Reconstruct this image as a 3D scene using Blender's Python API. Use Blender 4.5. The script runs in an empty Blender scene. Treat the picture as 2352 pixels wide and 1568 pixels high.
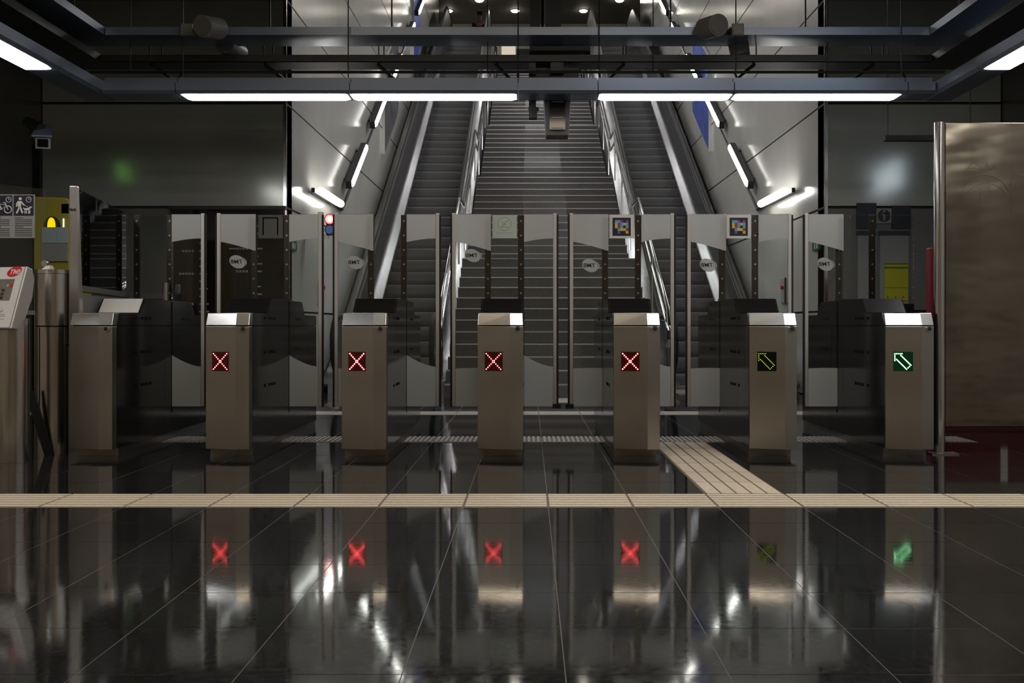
import bpy, bmesh, math, random
from mathutils import Vector, Matrix
random.seed(7)
S = bpy.context.scene
COL = S.collection
# ------------------------------------------------------------------ camera, world, exposure
F, CX, CY, H = 2450.0, 1217.0, 748.0, 0.853        # focal length / principal point in photo pixels, eye height in metres
cd = bpy.data.cameras.new('camera'); cam = bpy.data.objects.new('camera', cd); COL.objects.link(cam)
cam.location = (0, 0, H); cam.rotation_euler = (math.radians(90), 0, 0)
cd.sensor_width = 36; cd.lens = 36 * F / 2352
cd.shift_x = (1176 - CX) / 2352; cd.shift_y = (CY - 784) / 2352
cd.clip_end = 200
S.camera = cam
w = bpy.data.worlds.new('world'); S.world = w; w.use_nodes = True
w.node_tree.nodes['Background'].inputs[0].default_value = (0.5, 0.55, 0.62, 1)
w.node_tree.nodes['Background'].inputs[1].default_value = 0.012
vs = S.view_settings
vs.view_transform = 'Standard'; vs.look = 'None'; vs.gamma = 1; vs.use_curve_mapping = False
vs.exposure = 1.0
cy = S.cycles
cy.max_bounces = 6; cy.diffuse_bounces = 3; cy.glossy_bounces = 4; cy.transmission_bounces = 4; cy.transparent_max_bounces = 16
cy.caustics_reflective = False; cy.caustics_refractive = False; cy.sample_clamp_indirect = 4.0
cy.use_adaptive_sampling = True; cy.adaptive_threshold = 0.05
TUBE = 6.0          # hall fluorescent tubes
SHAFT = 6.0        # lamps on the escalator shaft walls
DOWN = 14.0         # downlights of the upper concourse
WARM = 3.3          # warm panels in the hall behind the camera
COOL = 6.0          # cool panels over the right half of the hall
SHAFTC = 11.0        # ceiling panels of the escalator shaft

def wx(px, y): return (px - CX) * y / F
def wz(py, y): return H - (py - CY) * y / F

# ------------------------------------------------------------------ materials
def mat(name, col, metal=0.0, rough=0.5, emit=None, es=0.0, spec=0.5, noise=None, bump=None, rnd=0.0, aniso=0.0, rvar=None):
    m = bpy.data.materials.new(name); m.use_nodes = True
    nt = m.node_tree; N = nt.nodes; L = nt.links; b = N['Principled BSDF']
    c4 = (*col, 1)
    b.inputs['Base Color'].default_value = c4
    b.inputs['Metallic'].default_value = metal
    b.inputs['Roughness'].default_value = rough
    b.inputs['Specular IOR Level'].default_value = spec
    if aniso: b.inputs['Anisotropic'].default_value = aniso
    if emit:
        b.inputs['Emission Color'].default_value = (*emit, 1); b.inputs['Emission Strength'].default_value = es
    tc = N.new('ShaderNodeTexCoord')
    src = None
    if noise:      # (scale, amount, (sx,sy,sz))
        mp = N.new('ShaderNodeMapping'); mp.inputs['Scale'].default_value = noise[2]
        nz = N.new('ShaderNodeTexNoise'); nz.inputs['Scale'].default_value = noise[0]; nz.inputs['Detail'].default_value = 5
        mr = N.new('ShaderNodeMapRange'); mr.inputs['From Min'].default_value = .3; mr.inputs['From Max'].default_value = .7
        mr.inputs['To Min'].default_value = 1 - noise[1]; mr.inputs['To Max'].default_value = 1 + noise[1]
        mx = N.new('ShaderNodeVectorMath'); mx.operation = 'SCALE'; mx.inputs[0].default_value = col
        L.new(tc.outputs['Object'], mp.inputs[0]); L.new(mp.outputs[0], nz.inputs['Vector']); L.new(nz.outputs[0], mr.inputs[0])
        L.new(mr.outputs[0], mx.inputs['Scale']); src = mx.outputs[0]
        if rvar:
            mr2 = N.new('ShaderNodeMapRange'); mr2.inputs['From Min'].default_value = .3; mr2.inputs['From Max'].default_value = .7
            mr2.inputs['To Min'].default_value = rough - rvar; mr2.inputs['To Max'].default_value = rough + rvar
            L.new(nz.outputs[0], mr2.inputs[0]); L.new(mr2.outputs[0], b.inputs['Roughness'])
    if rnd:
        oi = N.new('ShaderNodeObjectInfo'); mr3 = N.new('ShaderNodeMapRange')
        mr3.inputs['To Min'].default_value = 1 - rnd; mr3.inputs['To Max'].default_value = 1 + rnd
        mx2 = N.new('ShaderNodeVectorMath'); mx2.operation = 'SCALE'; mx2.inputs[0].default_value = col
        if src: L.new(src, mx2.inputs[0])
        L.new(oi.outputs['Random'], mr3.inputs[0]); L.new(mr3.outputs[0], mx2.inputs['Scale']); src = mx2.outputs[0]
    if src: L.new(src, b.inputs['Base Color'])
    if bump:       # (scale, strength, (sx,sy,sz), distance)
        mp = N.new('ShaderNodeMapping'); mp.inputs['Scale'].default_value = bump[2]
        nz = N.new('ShaderNodeTexNoise'); nz.inputs['Scale'].default_value = bump[0]; nz.inputs['Detail'].default_value = 3
        bp = N.new('ShaderNodeBump'); bp.inputs['Strength'].default_value = bump[1]; bp.inputs['Distance'].default_value = bump[3]
        L.new(tc.outputs['Object'], mp.inputs[0]); L.new(mp.outputs[0], nz.inputs['Vector']); L.new(nz.outputs[0], bp.inputs['Height'])
        L.new(bp.outputs[0], b.inputs['Normal'])
    return m

def glassmat(name, tint=(.93, .96, .95), rough=0.0, spec=1.0):
    m = bpy.data.materials.new(name); m.use_nodes = True
    nt = m.node_tree; N = nt.nodes; L = nt.links
    for n in list(N):
        if n.type != 'OUTPUT_MATERIAL': N.remove(n)
    out = [n for n in N if n.type == 'OUTPUT_MATERIAL'][0]
    t = N.new('ShaderNodeBsdfTransparent'); t.inputs[0].default_value = (*tint, 1)
    g = N.new('ShaderNodeBsdfGlossy'); g.inputs['Roughness'].default_value = rough; g.inputs[0].default_value = (spec, spec, spec, 1)
    fr = N.new('ShaderNodeFresnel'); fr.inputs[0].default_value = 1.45
    mx = N.new('ShaderNodeMixShader')
    L.new(fr.outputs[0], mx.inputs[0]); L.new(t.outputs[0], mx.inputs[1]); L.new(g.outputs[0], mx.inputs[2]); L.new(mx.outputs[0], out.inputs[0])
    return m

def frostmat(name, col, opac):
    m = bpy.data.materials.new(name); m.use_nodes = True
    nt = m.node_tree; N = nt.nodes; L = nt.links
    for n in list(N):
        if n.type != 'OUTPUT_MATERIAL': N.remove(n)
    out = [n for n in N if n.type == 'OUTPUT_MATERIAL'][0]
    t = N.new('ShaderNodeBsdfTransparent')
    d = N.new('ShaderNodeBsdfDiffuse'); d.inputs[0].default_value = (*col, 1)
    tl = N.new('ShaderNodeBsdfTranslucent'); tl.inputs[0].default_value = (*col, 1)
    a = N.new('ShaderNodeMixShader'); a.inputs[0].default_value = .5
    mx = N.new('ShaderNodeMixShader'); mx.inputs[0].default_value = opac
    L.new(d.outputs[0], a.inputs[1]); L.new(tl.outputs[0], a.inputs[2])
    L.new(t.outputs[0], mx.inputs[1]); L.new(a.outputs[0], mx.inputs[2]); L.new(mx.outputs[0], out.inputs[0])
    return m

def floormat():
    m = mat('polished dark terrazzo', (.015, .015, .0155), 0, .065, spec=.5, noise=(40, .35, (1, 1, 1)), rnd=.12, rvar=.02,
            bump=(9, .05, (1, .25, 1), .004))
    nt = m.node_tree; N = nt.nodes; L = nt.links; b = N['Principled BSDF']
    # pale chips in the stone
    geo = N.new('ShaderNodeNewGeometry')
    vo = N.new('ShaderNodeTexVoronoi'); vo.inputs['Scale'].default_value = 70
    L.new(geo.outputs['Position'], vo.inputs['Vector'])
    mr = N.new('ShaderNodeMapRange'); mr.inputs['From Min'].default_value = .02; mr.inputs['From Max'].default_value = .13
    mr.inputs['To Min'].default_value = 1; mr.inputs['To Max'].default_value = 0
    L.new(vo.outputs['Distance'], mr.inputs[0])
    wn = N.new('ShaderNodeMath'); wn.operation = 'GREATER_THAN'; wn.inputs[1].default_value = .72
    sc = N.new('ShaderNodeSeparateColor'); L.new(vo.outputs['Color'], sc.inputs[0]); L.new(sc.outputs[0], wn.inputs[0])
    mu = N.new('ShaderNodeMath'); mu.operation = 'MULTIPLY'; L.new(mr.outputs[0], mu.inputs[0]); L.new(wn.outputs[0], mu.inputs[1])
    mix = N.new('ShaderNodeMix'); mix.data_type = 'RGBA'; mix.inputs['B'].default_value = (.17, .165, .155, 1)
    old = b.inputs['Base Color'].links[0].from_socket
    L.new(mu.outputs[0], mix.inputs['Factor']); L.new(old, mix.inputs['A']); L.new(mix.outputs['Result'], b.inputs['Base Color'])
    return m

M = {}
M['floor'] = floormat()
M['grout'] = mat('pale grout', (.13, .127, .12), 0, .6)
M['tactile'] = mat('beige tactile tile', (.64, .55, .42), 0, .45, noise=(60, .12, (1, 1, 1)), rnd=.05)
M['tactile_joint'] = mat('tactile groove', (.16, .135, .11), 0, .7)
M['ribbed'] = mat('grey ribbed tile', (.33, .30, .28), 0, .4, rnd=.06)
M['steel'] = mat('brushed stainless steel', (.46, .437, .40), 1, .34, aniso=.4, noise=(3, .05, (1, 1, 1)), rvar=.03)
M['steel_cap'] = mat('satin steel cap', (.72, .72, .71), 1, .24)
M['steel_hi'] = mat('polished steel', (.70, .70, .70), 1, .14)
M['steel_panel'] = mat('worn brushed steel sheet', (.27, .232, .18), 1, .22, noise=(1.6, .25, (1, 1, .7)), rvar=.05, bump=(1.2, .5, (.8, 1, 1.7), .07))
M['steel_tube'] = mat('stainless tube', (.58, .55, .51), 1, .22, noise=(200, .04, (1, 1, .01)), rvar=.03)
M['gate_side'] = mat('smoked polished gate side', (.055, .055, .058), .75, .13, bump=(5, .04, (1, 1, 1), .01))
M['gate_core'] = mat('black gate core', (.012, .012, .013), 0, .5)
M['black'] = mat('black plastic', (.012, .012, .013), 0, .45)
M['slot'] = mat('black slot', (.004, .004, .004), 0, .8, spec=.1)
M['rubber'] = mat('black rubber', (.010, .010, .011), 0, .7)
M['black_glass'] = mat('black glossy display', (.008, .008, .010), 0, .06, spec=.6)
M['plinth'] = mat('steel plinth', (.34, .32, .29), 1, .38)
M['alu'] = mat('aluminium profile', (.62, .62, .61), .6, .38)
M['post_dark'] = mat('dark bolted post', (.075, .07, .06), 1, .32)
M['bolt'] = mat('bolt head', (.5, .48, .44), 1, .3)
M['display'] = mat('satin dark steel reader', (.42, .42, .45), 1, .2)
M['display_glare'] = mat('pale display with painted lamp glare', (.80, .80, .82), 0, .3)
M['glass'] = glassmat('clear glass')
M['frost'] = frostmat('frosted film', (.78, .80, .80), .80)
M['frost_logo'] = frostmat('frosted logo', (.72, .75, .74), .8)
M['ink'] = mat('dark lettering', (.02, .02, .02), 0, .6)
M['white_print'] = mat('white print', (.75, .75, .74), 0, .55)
M['grey_print'] = mat('grey print', (.30, .30, .30), 0, .6)
M['red_print'] = mat('red print', (.62, .02, .02), 0, .4)
M['blue_code'] = mat('sky blue print', (.12, .42, .66), 0, .5)
M['purple_code'] = mat('purple print', (.30, .05, .33), 0, .5)
M['crimson_code'] = mat('crimson print', (.36, .03, .13), 0, .5)
M['yellow_code'] = mat('yellow print', (.70, .58, .06), 0, .5)
M['mint'] = mat('pale mint sticker', (.50, .58, .53), 0, .6)
M['mint_ink'] = mat('faint sticker ink', (.33, .40, .36), 0, .6)
M['grey_sticker'] = mat('back of grey sticker', (.10, .105, .10), 0, .6)
M['wall_gloss'] = mat('glossy pale wall panel', (.52, .515, .48), 0, .16, spec=.7, noise=(1.2, .05, (1, 1, 1)), rnd=.03, bump=(1.1, .10, (1, 1, .7), .03))
M['wall_back'] = mat('dark joint backing', (.02, .02, .02), 0, .8)
M['facade'] = mat('dark polished metal panel', (.44, .465, .435), .35, .15, noise=(2, .06, (1, 1, 1)), rnd=.03, bump=(1.0, .08, (.15, 1, 1), .03))
M['wall_hall'] = mat('dark hall wall', (.05, .05, .048), 0, .5)
M['wall_warm'] = mat('warm beige wall', (.34, .285, .215), 0, .6)
M['ceil'] = mat('black ceiling', (.012, .012, .013), 0, .8)
M['ceil_up'] = mat('brown ceiling', (.16, .145, .125), 0, .7)
M['frame'] = mat('blue grey painted metal', (.22, .275, .385), .2, .24)
M['housing_grey'] = mat('dark grey casing', (.10, .10, .105), .1, .4)
M['frame_dk'] = mat('dark painted metal', (.035, .036, .04), .3, .45)
M['tube'] = mat('lit fluorescent diffuser', (.9, .9, .9), 0, .4, emit=(1.0, .985, .96), es=TUBE)
M['shaft'] = mat('lit shaft lamp', (.9, .9, .9), 0, .4, emit=(1.0, .98, .92), es=SHAFT)
M['down'] = mat('lit downlight', (.9, .9, .9), 0, .4, emit=(1.0, .93, .78), es=DOWN)
M['warm'] = mat('lit warm panel', (.9, .9, .9), 0, .4, emit=(1.0, .82, .60), es=WARM)
M['cool'] = mat('lit cool panel', (.9, .9, .9), 0, .4, emit=(.80, .90, 1.0), es=COOL)
M['shaftc'] = mat('lit shaft ceiling panel', (.9, .9, .9), 0, .4, emit=(1.0, .965, .96), es=SHAFTC)
M['facade_low'] = mat('satin grey wall panel', (.16, .155, .15), .2, .45, noise=(2, .08, (1, 1, 1)))
M['wall_grey'] = mat('grey hall wall', (.30, .29, .28), 0, .55)
M['sign_cool'] = mat('lit cool sign face', (.8, .8, .8), 0, .4, emit=(.78, .88, 1.0), es=1.6)
M['sign_green'] = mat('lit green sign face', (.1, .5, .1), 0, .4, emit=(.35, .9, .15), es=.5)
M['stair'] = mat('dark stone step', (.085, .08, .08), 0, .30, noise=(30, .15, (1, 1, 1)), rnd=.10)
M['stair_mid'] = mat('worn glossy middle slab', (.13, .127, .127), 0, .17, noise=(30, .12, (1, 1, 1)), rnd=.08)
M['nosing'] = mat('metal step nosing', (.55, .54, .52), 1, .36)
M['esc_step'] = mat('ribbed escalator step', (.26, .26, .265), .5, .38)
M['esc_bal'] = mat('satin balustrade', (.46, .47, .49), 1, .27, rvar=None)
M['cladding'] = mat('dull steel cladding', (.30, .30, .31), .8, .42)
M['esc_deck'] = mat('bright steel deck', (.66, .66, .65), 1, .22)
M['yellow'] = mat('dull yellow metal', (.22, .19, .012), 0, .45)
M['yellow_lit'] = mat('lit yellow emblem', (.9, .6, .0), 0, .5, emit=(1.0, .62, .0), es=.45)
M['white_lit'] = mat('small lit mark', (.9, .9, .9), 0, .5, emit=(1, 1, 1), es=.45)
M['bluegrey'] = mat('blue grey panel', (.22, .27, .29), 0, .5)
M['grey'] = mat('mid grey', (.16, .165, .165), 0, .5)
M['console'] = mat('white enamel', (.70, .69, .68), 0, .35)
M['console_side'] = mat('satin grey shell', (.52, .50, .47), .6, .38)
M['red_led'] = mat('red light dots', (.5, 0, 0), 0, .4, emit=(1.0, .09, .09), es=5)
M['red_glow'] = mat('red tinted sign face', (.014, .001, .001), 0, .25, emit=(1.0, .01, .02), es=.006)
M['amber_led'] = mat('yellow green light dots', (.3, .4, 0), 0, .4, emit=(.62, .80, .02), es=.55)
M['green_led'] = mat('bright green light dots', (0, .5, .1), 0, .4, emit=(.35, 1.0, .45), es=2.6)
M['green_glow'] = mat('green tinted sign face', (.001, .010, .003), 0, .25, emit=(.0, 1.0, .25), es=.005)
M['sig_red'] = mat('lit red signal', (.8, .05, .05), 0, .3, emit=(1.0, .10, .08), es=2.2)
M['sig_core'] = mat('hot signal core', (.9, .5, .5), 0, .3, emit=(1.0, .75, .70), es=4)
M['sig_blue'] = mat('blue signal lens', (.03, .07, .22), 0, .25, emit=(.10, .20, .6), es=.10)
M['sig_red_shell'] = mat('red signal shell', (.55, .04, .03), 0, .4)
M['poster_blue'] = mat('blue poster', (.06, .10, .42), 0, .4, noise=(6, .5, (1, 1, 1)))
M['poster_grey'] = mat('grey poster', (.12, .12, .14), 0, .3, noise=(5, .6, (1, 1, 1)))
M['notice_yellow'] = mat('yellow notice', (.47, .45, .01), 0, .6)
M['notice_ink'] = mat('notice ink', (.08, .08, .01), 0, .6)
M['paper'] = mat('pale timetable sheet', (.30, .29, .30), 0, .6)
M['navy'] = mat('navy sign', (.012, .014, .03), 0, .4)
M['red_wall'] = mat('deep red panel', (.13, .006, .010), 0, .3)
M['cream'] = mat('lit cream board', (.8, .74, .62), 0, .5, emit=(1, .9, .72), es=.25)
M['skin'] = mat('skin', (.50, .27, .20), 0, .5)
M['hair'] = mat('dark hair', (.015, .012, .010), 0, .5)
M['cloth'] = mat('black shirt', (.012, .012, .014), 0, .8)
M['trousers'] = mat('dark trousers', (.03, .03, .04), 0, .8)
M['green_sign'] = mat('green exit sign', (.02, .09, .05), 0, .4)
M['speaker'] = mat('grey loudspeaker', (.26, .255, .25), 0, .45)
M['scratch'] = mat('scratched steel line', (.16, .135, .10), .8, .5)

# ------------------------------------------------------------------ mesh builder
class MB:
    def __init__(s): s.v = []; s.f = []
    def add(s, vs, fs):
        o = len(s.v); s.v += [tuple(v) for v in vs]; s.f += [tuple(o + i for i in f) for f in fs]; return s
    def box(s, x0, x1, y0, y1, z0, z1):
        return s.add([(x, y, z) for x in (x0, x1) for y in (y0, y1) for z in (z0, z1)],
                     [(0, 1, 3, 2), (4, 6, 7, 5), (0, 4, 5, 1), (2, 3, 7, 6), (0, 2, 6, 4), (1, 5, 7, 3)])
    def loft(s, A, B):
        n = len(A)
        return s.add(list(A) + list(B), [tuple(range(n))[::-1], tuple(range(n, 2 * n))] + [(i, (i + 1) % n, n + (i + 1) % n, n + i) for i in range(n)])
    def prism(s, poly, ax, a, b):
        if ax == 'x': mk = lambda p, t: (t, p[0], p[1])
        elif ax == 'y': mk = lambda p, t: (p[0], t, p[1])
        else: mk = lambda p, t: (p[0], p[1], t)
        return s.loft([mk(p, a) for p in poly], [mk(p, b) for p in poly])
    def tube(s, pts, r, n=8):
        pts = [Vector(p) for p in pts]; rs = r if isinstance(r, (list, tuple)) else [r] * len(pts)
        rings = []; up = Vector((0.031, 0.017, 1))
        for i, p in enumerate(pts):
            t = (pts[min(i + 1, len(pts) - 1)] - pts[max(i - 1, 0)]).normalized()
            a = t.cross(up)
            if a.length < .05: a = t.cross(Vector((1, 0, 0)))
            a.normalize(); b = t.cross(a)
            rings.append([p + rs[i] * (math.cos(k * 2 * math.pi / n) * a + math.sin(k * 2 * math.pi / n) * b) for k in range(n)])
        vs = [v for r_ in rings for v in r_]; fs = [tuple(range(n)), tuple(range(len(vs) - n, len(vs)))]
        for i in range(len(rings) - 1):
            for k in range(n):
                fs.append((i * n + k, i * n + (k + 1) % n, (i + 1) * n + (k + 1) % n, (i + 1) * n + k))
        return s.add(vs, fs)
    def cyl(s, p0, p1, r, n=16, r1=None): return s.tube([p0, p1], [r, r if r1 is None else r1], n)
    def ball(s, c, r, n=8, m=5, sc=(1, 1, 1)):
        vs = []; fs = []
        for i in range(m + 1):
            th = math.pi * i / m
            for k in range(n):
                ph = 2 * math.pi * k / n
                vs.append((c[0] + r * sc[0] * math.sin(th) * math.cos(ph), c[1] + r * sc[1] * math.sin(th) * math.sin(ph), c[2] + r * sc[2] * math.cos(th)))
        for i in range(m):
            for k in range(n): fs.append((i * n + k, i * n + (k + 1) % n, (i + 1) * n + (k + 1) % n, (i + 1) * n + k))
        return s.add(vs, fs)
    def strip(s, ys, top, bot, x0, x1):
        """solid ribbon along y: top(y), bot(y) heights, between x0 and x1"""
        vs = []; fs = []
        for y in ys: vs += [(x0, y, bot(y)), (x1, y, bot(y)), (x1, y, top(y)), (x0, y, top(y))]
        n = len(ys)
        for i in range(n - 1):
            for k in range(4): fs.append((i * 4 + k, i * 4 + (k + 1) % 4, i * 4 + 4 + (k + 1) % 4, i * 4 + 4 + k))
        fs += [(0, 1, 2, 3), (n * 4 - 4, n * 4 - 3, n * 4 - 2, n * 4 - 1)]
        return s.add(vs, fs)
    def mesh(s, name, smooth=False):
        me = bpy.data.meshes.new(name); me.from_pydata(s.v, [], s.f)
        bm = bmesh.new(); bm.from_mesh(me)
        bmesh.ops.remove_doubles(bm, verts=bm.verts, dist=1e-6)
        bmesh.ops.recalc_face_normals(bm, faces=bm.faces); bm.to_mesh(me); bm.free()
        if smooth: me.shade_smooth() if hasattr(me, 'shade_smooth') else [setattr(p, 'use_smooth', True) for p in me.polygons]
        return me
    def build(s, name, m, parent=None, smooth=False, bevel=0.0):
        return link(name, s.mesh(name, smooth), m, parent, bevel, smooth)

def link(name, me, m, parent=None, bevel=0.0, smooth=False):
    if m is not None and not me.materials: me.materials.append(M[m])
    o = bpy.data.objects.new(name, me); COL.objects.link(o)
    if parent is not None: o.parent = parent
    if bevel:
        b = o.modifiers.new('bevel', 'BEVEL'); b.width = bevel; b.segments = 2; b.limit_method = 'ANGLE'; b.angle_limit = .5
    if smooth:
        try: me.set_sharp_from_angle(angle=.7)
        except Exception: pass
    return o

def tag(o, label, cat, group=None):
    o['label'] = label; o['category'] = cat
    if group: o['group'] = group
    return o
def thing(name, label, cat, loc=(0, 0, 0), rz=0, group=None):
    o = bpy.data.objects.new(name, None); COL.objects.link(o); o.location = loc; o.rotation_euler = (0, 0, rz); o.empty_display_size = .1
    return tag(o, label, cat, group)
def struct(o): o['kind'] = 'structure'; return o
def one(mb, name, m, label, cat, group=None, smooth=False, bevel=0): return tag(mb.build(name, m, None, smooth, bevel), label, cat, group)

def text_mesh(txt, size, depth=.0006, shear=0.0, align='CENTER'):
    cu = bpy.data.curves.new('t', 'FONT'); cu.body = txt; cu.size = size; cu.extrude = depth; cu.shear = shear
    cu.align_x = align; cu.align_y = 'CENTER'; cu.offset = size * .012; cu.resolution_u = 3
    o = bpy.data.objects.new('t', cu); COL.objects.link(o)
    dg = bpy.context.evaluated_depsgraph_get(); dg.update()
    me = bpy.data.meshes.new_from_object(o.evaluated_get(dg)); bpy.data.objects.remove(o); bpy.data.curves.remove(cu)
    return me
def place_text(me, mtx, name, m, parent):
    me = me.copy(); me.transform(mtx); me.materials.clear(); return link(name, me, m, parent)

# ================================================================== SETTING
# ---- floor of 0.4 m tiles (joints recessed), tactile paving in the same grid
GX0, GY0, T = 0.087, 5.01, 0.40
XL, XR = -5.63, 5.44
YB = -5.0
YF, YW = 12.66, 12.3
fl = MB().box(XL, XR, YB, 13.6, -.06, -.0008).build('floor', 'grout'); struct(fl)
def rib_tile(nr, along, wfrac, base_m, rib_h=.004):
    b = MB(); g = .006
    b.box(-T / 2, T / 2, -T / 2, T / 2, -.03, 0)
    st = (T - 2 * g) / nr
    for i in range(nr):
        a0 = -T / 2 + g + i * st + st * (1 - wfrac) / 2; a1 = a0 + st * wfrac
        if along == 'x': b.box(-T / 2 + g, T / 2 - g, a0, a1, .0004, rib_h)
        else: b.box(a0, a1, -T / 2 + g, T / 2 - g, .0004, rib_h)
    me = b.mesh('tactile'); me.materials.append(M[base_m[0]]); me.materials.append(M[base_m[1]])
    for p in me.polygons:
        if max(me.vertices[v].co.z for v in p.vertices) < .0003: p.material_index = 1
    return me
me_plain = MB().box(-T / 2 + .0016, T / 2 - .0016, -T / 2 + .0016, T / 2 - .0016, -.03, 0).mesh('floor_tile')
me_strip = rib_tile(6, 'x', .76, ('tactile', 'tactile_joint'))
me_branch = rib_tile(5, 'y', .87, ('tactile', 'tactile_joint'))
me_ribs = rib_tile(11, 'y', .52, ('ribbed', 'tactile_joint'), .005)
me_rear = rib_tile(6, 'x', .86, ('ribbed', 'tactile_joint'))
plain = []
i0 = int(math.floor((XL - GX0) / T)) + 1; i1 = int(math.floor((XR - GX0) / T))
j0 = -24; j1 = 21
for j in range(j0, j1):
    for i in range(i0, i1):
        x = GX0 + (i + .5) * T; y = GY0 + (j + .5) * T
        if y < YB or y > YF + .6: continue
        me = me_plain
        if j == 0: me = me_strip
        elif i == 2 and 1 <= j <= 6: me = me_branch
        elif j == 7 and -9 <= i <= 7: me = me_ribs
        elif j == 13: me = me_rear
        elif j in (17, 18) and i in (-1, 0, 1) : me = me_rear
        if me is me_plain: plain.append((x, y)); continue
        nm = 'tactile_tile'
        mt = {id(me_strip): None}.get(id(me))
        o = link(nm, me, None, fl); o.location = (x, y, -.0005 + (random.random() - .5) * .0006)
        if not (-.6 < (wx(0, max(y, 1)) - x) < 99) and False: pass
def vis(p):
    x, y = p
    if y < 2.3: return False
    px = CX + F * x / y
    return -120 < px < 2472 and y < YF + .3
seen = sorted([p for p in plain if vis(p)], key=lambda p: p[1])
near, rest = seen[:300], seen[300:] + [p for p in plain if not vis(p)]
for x, y in near:
    o = link('floor_tile', me_plain, 'floor', fl); o.location = (x, y, (random.random() - .5) * .0007)
    o.rotation_euler = ((random.random() - .5) * .0010, (random.random() - .5) * .0010, 0)
b = MB()
for x, y in rest: b.box(x - T / 2 + .0016, x + T / 2 - .0016, y - T / 2 + .0016, y + T / 2 - .0016, -.03, 0)
o = b.build('floor_tiles_far', 'floor', fl); o['kind'] = 'stuff'

# ---- hall shell
CEIL = 4.75
c_ = MB().box(XL - .2, XR + .2, YB - .2, YW, CEIL, CEIL + .2).build('ceiling', 'ceil'); struct(c_)
struct(MB().box(XL - .2, XL, 7.0, YW + .3, -.06, CEIL).build('wall_left', 'wall_hall'))
struct(MB().box(XL - .2, XL, YB - .2, 7.0, -.06, CEIL).build('wall_left_hall', 'wall_warm'))
struct(MB().box(XR, XR + .2, 7.0, YW + .3, -.06, CEIL).build('wall_right', 'wall_hall'))
struct(MB().box(XR, XR + .2, YB - .2, 7.0, -.06, CEIL).build('wall_right_hall', 'wall_grey'))
struct(MB().box(XL - .2, XR + .2, YB - .3, YB - .1, -.06, CEIL).build('wall_back', 'wall_warm'))
# light panels of the concourse ceiling on the near side of the gates
WLAB = ['left', 'centre', 'right']
def panel_light(x, y, z, hx, hy, m_, label, group):
    t = thing('ceiling_light', label, 'ceiling light', (x, y, z), group=group)
    MB().box(-hx - .05, hx + .05, -hy - .05, hy + .05, -.06, 0).build('housing', 'frame_dk', t)
    MB().box(-hx, hx, -hy, hy, -.07, -.058).build('diffuser', m_, t)
for r_, y, hx, hy, xs in (('nearer', 5.1, 1.05, .30, (-1.9, .45, 2.8)), ('rearmost', -1.0, 1.42, .45, (-3.1, 0, 3.1))):
    for x, nm in zip(xs, WLAB):
        panel_light(x, y, CEIL, hx, hy, 'warm', 'warm rectangular ceiling light, %s one of the %s row before the gates' % (nm, r_), 'warm ceiling lights')
for x, nm in ((1.75, 'inner'), (4.0, 'outer')):
    panel_light(x, 3.6, CEIL, .8, .32, 'cool', 'cool white ceiling light on the right, %s of two' % nm, 'cool ceiling lights')

WLX, WRX = wx(657, YW), wx(1895, YW)
RowZ = [-.18, 1.02, 2.22, 3.42, 4.62, 5.82, 7.02, 8.22, 9.42, 10.62, 11.82]
def facade(name, x0, x1, splits):
    w_ = struct(MB().box(x0, x1, YW + .03, YW + .3, -.06, CEIL + .3).build(name, 'wall_back'))
    for r in range(4):
        z0, z1 = RowZ[r], min(RowZ[r + 1], CEIL + .3)
        for a, b_ in ((splits[0], splits[-1]),):
            MB().box(a + .009, b_ - .009, YW, YW + .035, max(z0, 0) + .014, z1 - .014).build('panel', 'facade' if r > 1 else 'facade_low', w_, bevel=.003)
    z0 = RowZ[4]
    for a, b_ in zip(splits[:-1], splits[1:]):
        MB().box(a + .009, b_ - .009, YW, YW + .035, z0 + .014, CEIL + .3).build('panel', 'facade', w_, bevel=.003)
    return w_
facade('wall_front_left', XL, WLX, [XL, -5.05, WLX])
facade('wall_front_right', WRX, XR, [WRX, 4.15, XR])

# ---- shaft walls (glossy panels, joints every 1.2 m / 3.2 m)
YS1 = 33.0
UPZ = 9.2
SL = .56
def zs(y):
    if y < 14.2: return 0.0
    if y < 15.0: return SL * (y - 14.2) ** 2 / 1.6
    if y < 30.63: return SL * (y - 14.6)
    if y < 31.43: return UPZ - SL * (31.43 - y) ** 2 / 1.6
    return UPZ
def zceil(y): return 5.0 + (y - YW) * (11.8 - 5.0) / (33.0 - YW) + .12
def shaft_wall(name, X, sgn):
    # sgn: direction into the wall
    ys = [YW + .035, 15, 18, 21, 24, 27, 30, YS1]
    w_ = struct(MB().strip(ys, lambda y: zceil(y) + .4, lambda y: zs(y) - 2.6 if y > 16 else -.06, X + sgn * .03, X + sgn * .3).build(name, 'wall_back'))
    y = YW + .04
    ycols = [YW + .04, 15.5, 18.7, 21.9, 25.1, 28.3, 31.5, YS1]
    for a, b_ in zip(ycols[:-1], ycols[1:]):
        for r in range(10):
            z0, z1 = RowZ[r], RowZ[r + 1]
            if z1 < zs(a) - 1.6 or z0 > zceil(b_) + .2: continue
            MB().box(min(X, X + sgn * .035), max(X, X + sgn * .035), a + (.002 if a > 13 else 0), b_ - .002, max(z0, 0) + .012, z1 - .012).build('panel', 'wall_gloss', w_)
    return w_
shaft_wall('wall_shaft_left', WLX, -1)
shaft_wall('wall_shaft_right', WRX, 1)
for nm, X, s_ in (('trim_1', WLX, -1), ('trim_2', WRX, 1)):    # corner trims where facade meets shaft
    struct(MB().box(min(X - s_ * .006, X + s_ * .03), max(X - s_ * .006, X + s_ * .03), YW - .012, YW + .03, 0, CEIL + .4).build(nm, 'steel_hi'))
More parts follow.
